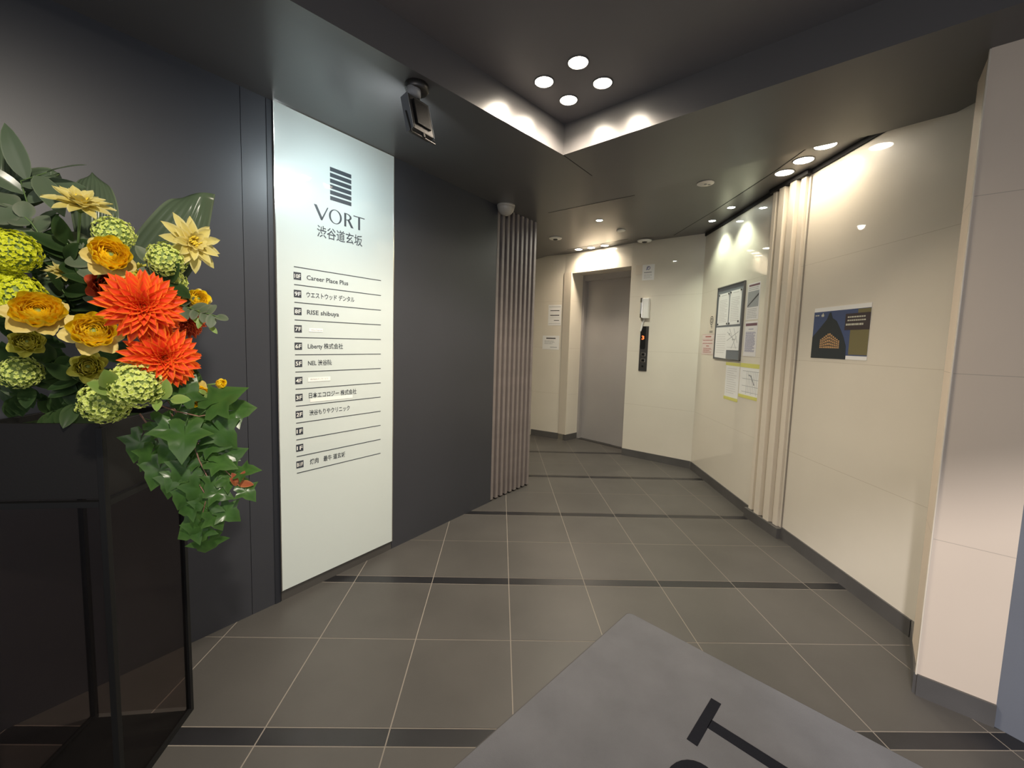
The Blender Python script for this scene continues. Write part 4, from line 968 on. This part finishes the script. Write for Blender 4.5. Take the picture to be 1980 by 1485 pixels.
sheet_leaf('pleated leaf at the upper left edge of the arrangement', [(-60, 420), (-70, 360), (-50, 300), (-30, 270), (-4, 256)], [(10, 420), (38, 370), (34, 320), (16, 285), (0, 258)], 1.16)
sheet_leaf('long smooth leaf lying under the upper left pleated leaf', [(-40, 400), (0, 360), (50, 325), (90, 316), (108, 322)], [(-30, 430), (30, 410), (80, 390), (112, 360), (112, 330)], 1.13, 0.02, 0.002, 5)
# leafy branches
def branch(name, label, pts, nleaf, L, W, mt='leafdark', tip=1.0, spread=1.0, lob=False, stem='stem', grp='leafy branches of the arrangement', seed=1, r=0.0022, hang=0.0):
    rr = random.Random(seed)
    P = [unproject(*p) for p in pts]; root = thing(name, label, 'branch', tuple(P[0]), grp); P = [p-P[0] for p in P]
    # smooth path
    path = []
    for i in range(len(P)-1):
        for k in range(4): path.append(P[i].lerp(P[i+1], k/4))
    path.append(P[-1])
    mb = MB(); mb.tube(path, [r*(1-0.6*i/len(path)) for i in range(len(path))], 6); mesh_obj(mb, 'twig', stem, root)
    mb = MB()
    for i in range(nleaf):
        t = (i+0.6)/nleaf*(len(path)-1.01); k = int(t); p = path[k].lerp(path[k+1], t-k); tg = (path[k+1]-path[k]).normalized()
        side = tg.cross(Vector((0.3, -0.9, 0.25))).normalized()*(1 if i % 2 else -1)
        d_ = (side*spread+tg*rr.uniform(0.4, 0.9)+Vector((rr.uniform(-.3, .3), rr.uniform(-.5, .1), rr.uniform(-.3, .3)-hang))).normalized()
        if i == nleaf-1: d_ = tg
        upv = Vector((0.55+rr.uniform(-.3, .3), -0.7+rr.uniform(-.3, .3), 0.55+rr.uniform(-.3, .3)))
        m = frame_at(p, d_, upv); s_ = rr.uniform(0.8, 1.15)
        if lob:
            q = p+d_*L*0.25; mb.tube([p, q], 0.0011, 5); m.translation = q; lobed(mb, m, L*s_)
        else: leaf(mb, m, L*s_, W*s_, 0.08, -0.12, tip)
    mesh_obj(mb, 'leaves', mt, root)
    return root
# trailing ivy
branch('ivy_vine', 'trailing dark green ivy hanging lowest at the right of the stand', [(325, 775, 1.10), (365, 830, 1.08), (385, 890, 1.06), (415, 950, 1.06), (405, 1030, 1.08)], 13, 0.080, 0.1, 'leafvine', lob=True, stem='twig', seed=3, hang=0.2)
branch('ivy_vine', 'ivy branch with a reddish tip reaching farthest right', [(330, 800, 1.12), (375, 850, 1.10), (420, 895, 1.09), (462, 935, 1.08)], 10, 0.070, 0.1, 'leafvine', lob=True, stem='twig', seed=8, hang=0.1)
branch('ivy_vine', 'upper ivy branch with large leaves below the amber flower', [(300, 780, 1.06), (340, 795, 1.05), (385, 805, 1.06), (412, 800, 1.08)], 7, 0.092, 0.1, 'leafvine', lob=True, stem='twig', seed=5)
branch('ivy_vine', 'shaded ivy branch hanging in front of the planter corner', [(270, 800, 1.14), (300, 840, 1.14), (330, 880, 1.13), (360, 915, 1.12)], 9, 0.078, 0.1, 'leafvine', lob=True, stem='twig', seed=12, hang=0.3)
branch('ivy_vine', 'short ivy branch left of the long trailing ivy', [(345, 880, 1.07), (365, 905, 1.06), (400, 960, 1.05), (390, 1000, 1.05)], 8, 0.070, 0.1, 'leafvine', lob=True, stem='twig', seed=21, hang=0.3)
rt_ = branch('ivy_tip', 'small reddish young leaf at the right tip of the ivy', [(458, 940, 1.08), (464, 928, 1.08)], 4, 0.034, 0.018, 'leafred', tip=1.0, stem='twig', seed=2, r=0.001)
# eucalyptus and dark foliage
branch('eucalyptus_sprig', 'grey green eucalyptus sprig at the right beside the small yellow ranunculus', [(350, 590, 1.12), (385, 602, 1.10), (422, 612, 1.09)], 9, 0.036, 0.024, 'leafeuc', tip=0.0, seed=4)
branch('eucalyptus_sprig', 'round leaved eucalyptus sprig at the far left below the top leaf', [(140, 560, 1.14), (95, 480, 1.12), (60, 430, 1.10), (20, 395, 1.10)], 10, 0.052, 0.050, 'leafeuc', tip=0.0, seed=6)
branch('eucalyptus_sprig', 'eucalyptus sprig between the amber ranunculus and the snowball flowers', [(215, 590, 1.14), (190, 520, 1.12), (160, 475, 1.12)], 7, 0.055, 0.042, 'leafeuc', tip=0.0, seed=7)
branch('eucalyptus_sprig', 'eucalyptus leaves under the right snowball flower', [(300, 590, 1.14), (320, 540, 1.12), (290, 505, 1.10)], 7, 0.050, 0.030, 'leafeuc', tip=1.0, seed=17)
branch('green_branch', 'long narrow green leaves at the top left corner of the bouquet', [(70, 480, 1.16), (55, 400, 1.14), (40, 350, 1.12), (100, 330, 1.12)], 9, 0.115, 0.042, 'leafbig', tip=1.0, seed=9)
branch('green_branch', 'spray of dark leaves below the top left leaves', [(120, 560, 1.18), (70, 470, 1.16), (10, 400, 1.14)], 12, 0.085, 0.04, 'leafdark', tip=1.0, seed=10)
dk = [((160, 620), (120, 560)), ((100, 700), (60, 640)), ((240, 700), (210, 640)), ((130, 760), (100, 700)), ((230, 600), (200, 540)), ((60, 780), (20, 700)), ((280, 650), (300, 560)), ((200, 760), (140, 730)), ((90, 580), (130, 500)), ((310, 760), (350, 700)), ((30, 640), (0, 560)), ((170, 560), (130, 470)), ((90, 800), (150, 780)), ((300, 620), (330, 540)), ((10, 780), (60, 745))]
words = ['under the open golden ranunculus', 'under the dull yellow bloom', 'left of the lower dahlia', 'above the planter rim', 'behind the upper dahlia', 'at the lower left edge', 'behind both large dahlias', 'above the green snowballs', 'behind the small pale flower', 'behind the lower dahlia', 'beside the left green clusters', 'below the top left zinnia', 'along the planter rim', 'behind the right snowball flower', 'on the planter rim at the left edge']
for k, ((a, b), w_) in enumerate(zip(dk, words)):
    branch('foliage_branch', 'dark green foliage ' + w_, [(a[0], a[1], 1.20), ((a[0]+b[0])/2, (a[1]+b[1])/2, 1.15), (b[0], b[1], 1.11)], 13, 0.075, 0.038, 'leafdark', tip=1.0, seed=30+k, spread=1.2)
branch('lime_leaves', 'bright green leaves between the two lower snowball flowers', [(225, 780, 0.99), (222, 762, 0.96), (215, 745, 0.94)], 4, 0.050, 0.034, 'leaflime', tip=1.0, seed=51, grp=None)
branch('lime_leaves', 'pale green leaves right of the largest snowball flower', [(285, 770, 1.02), (310, 772, 1.0), (335, 772, 1.0)], 4, 0.045, 0.025, 'leaflime', tip=1.0, seed=52, grp=None)
branch('lime_leaves', 'small yellow green sprig above the yellow bud', [(395, 775, 1.10), (400, 760, 1.09), (408, 768, 1.09)], 6, 0.022, 0.012, 'leaflime', tip=1.0, seed=53, grp=None)
branch('lime_leaves', 'small pale sprig right of the dark red dahlia', [(360, 610, 1.12), (385, 608, 1.10), (408, 632, 1.10)], 6, 0.03, 0.014, 'leaflime', tip=1.0, seed=54, grp=None)
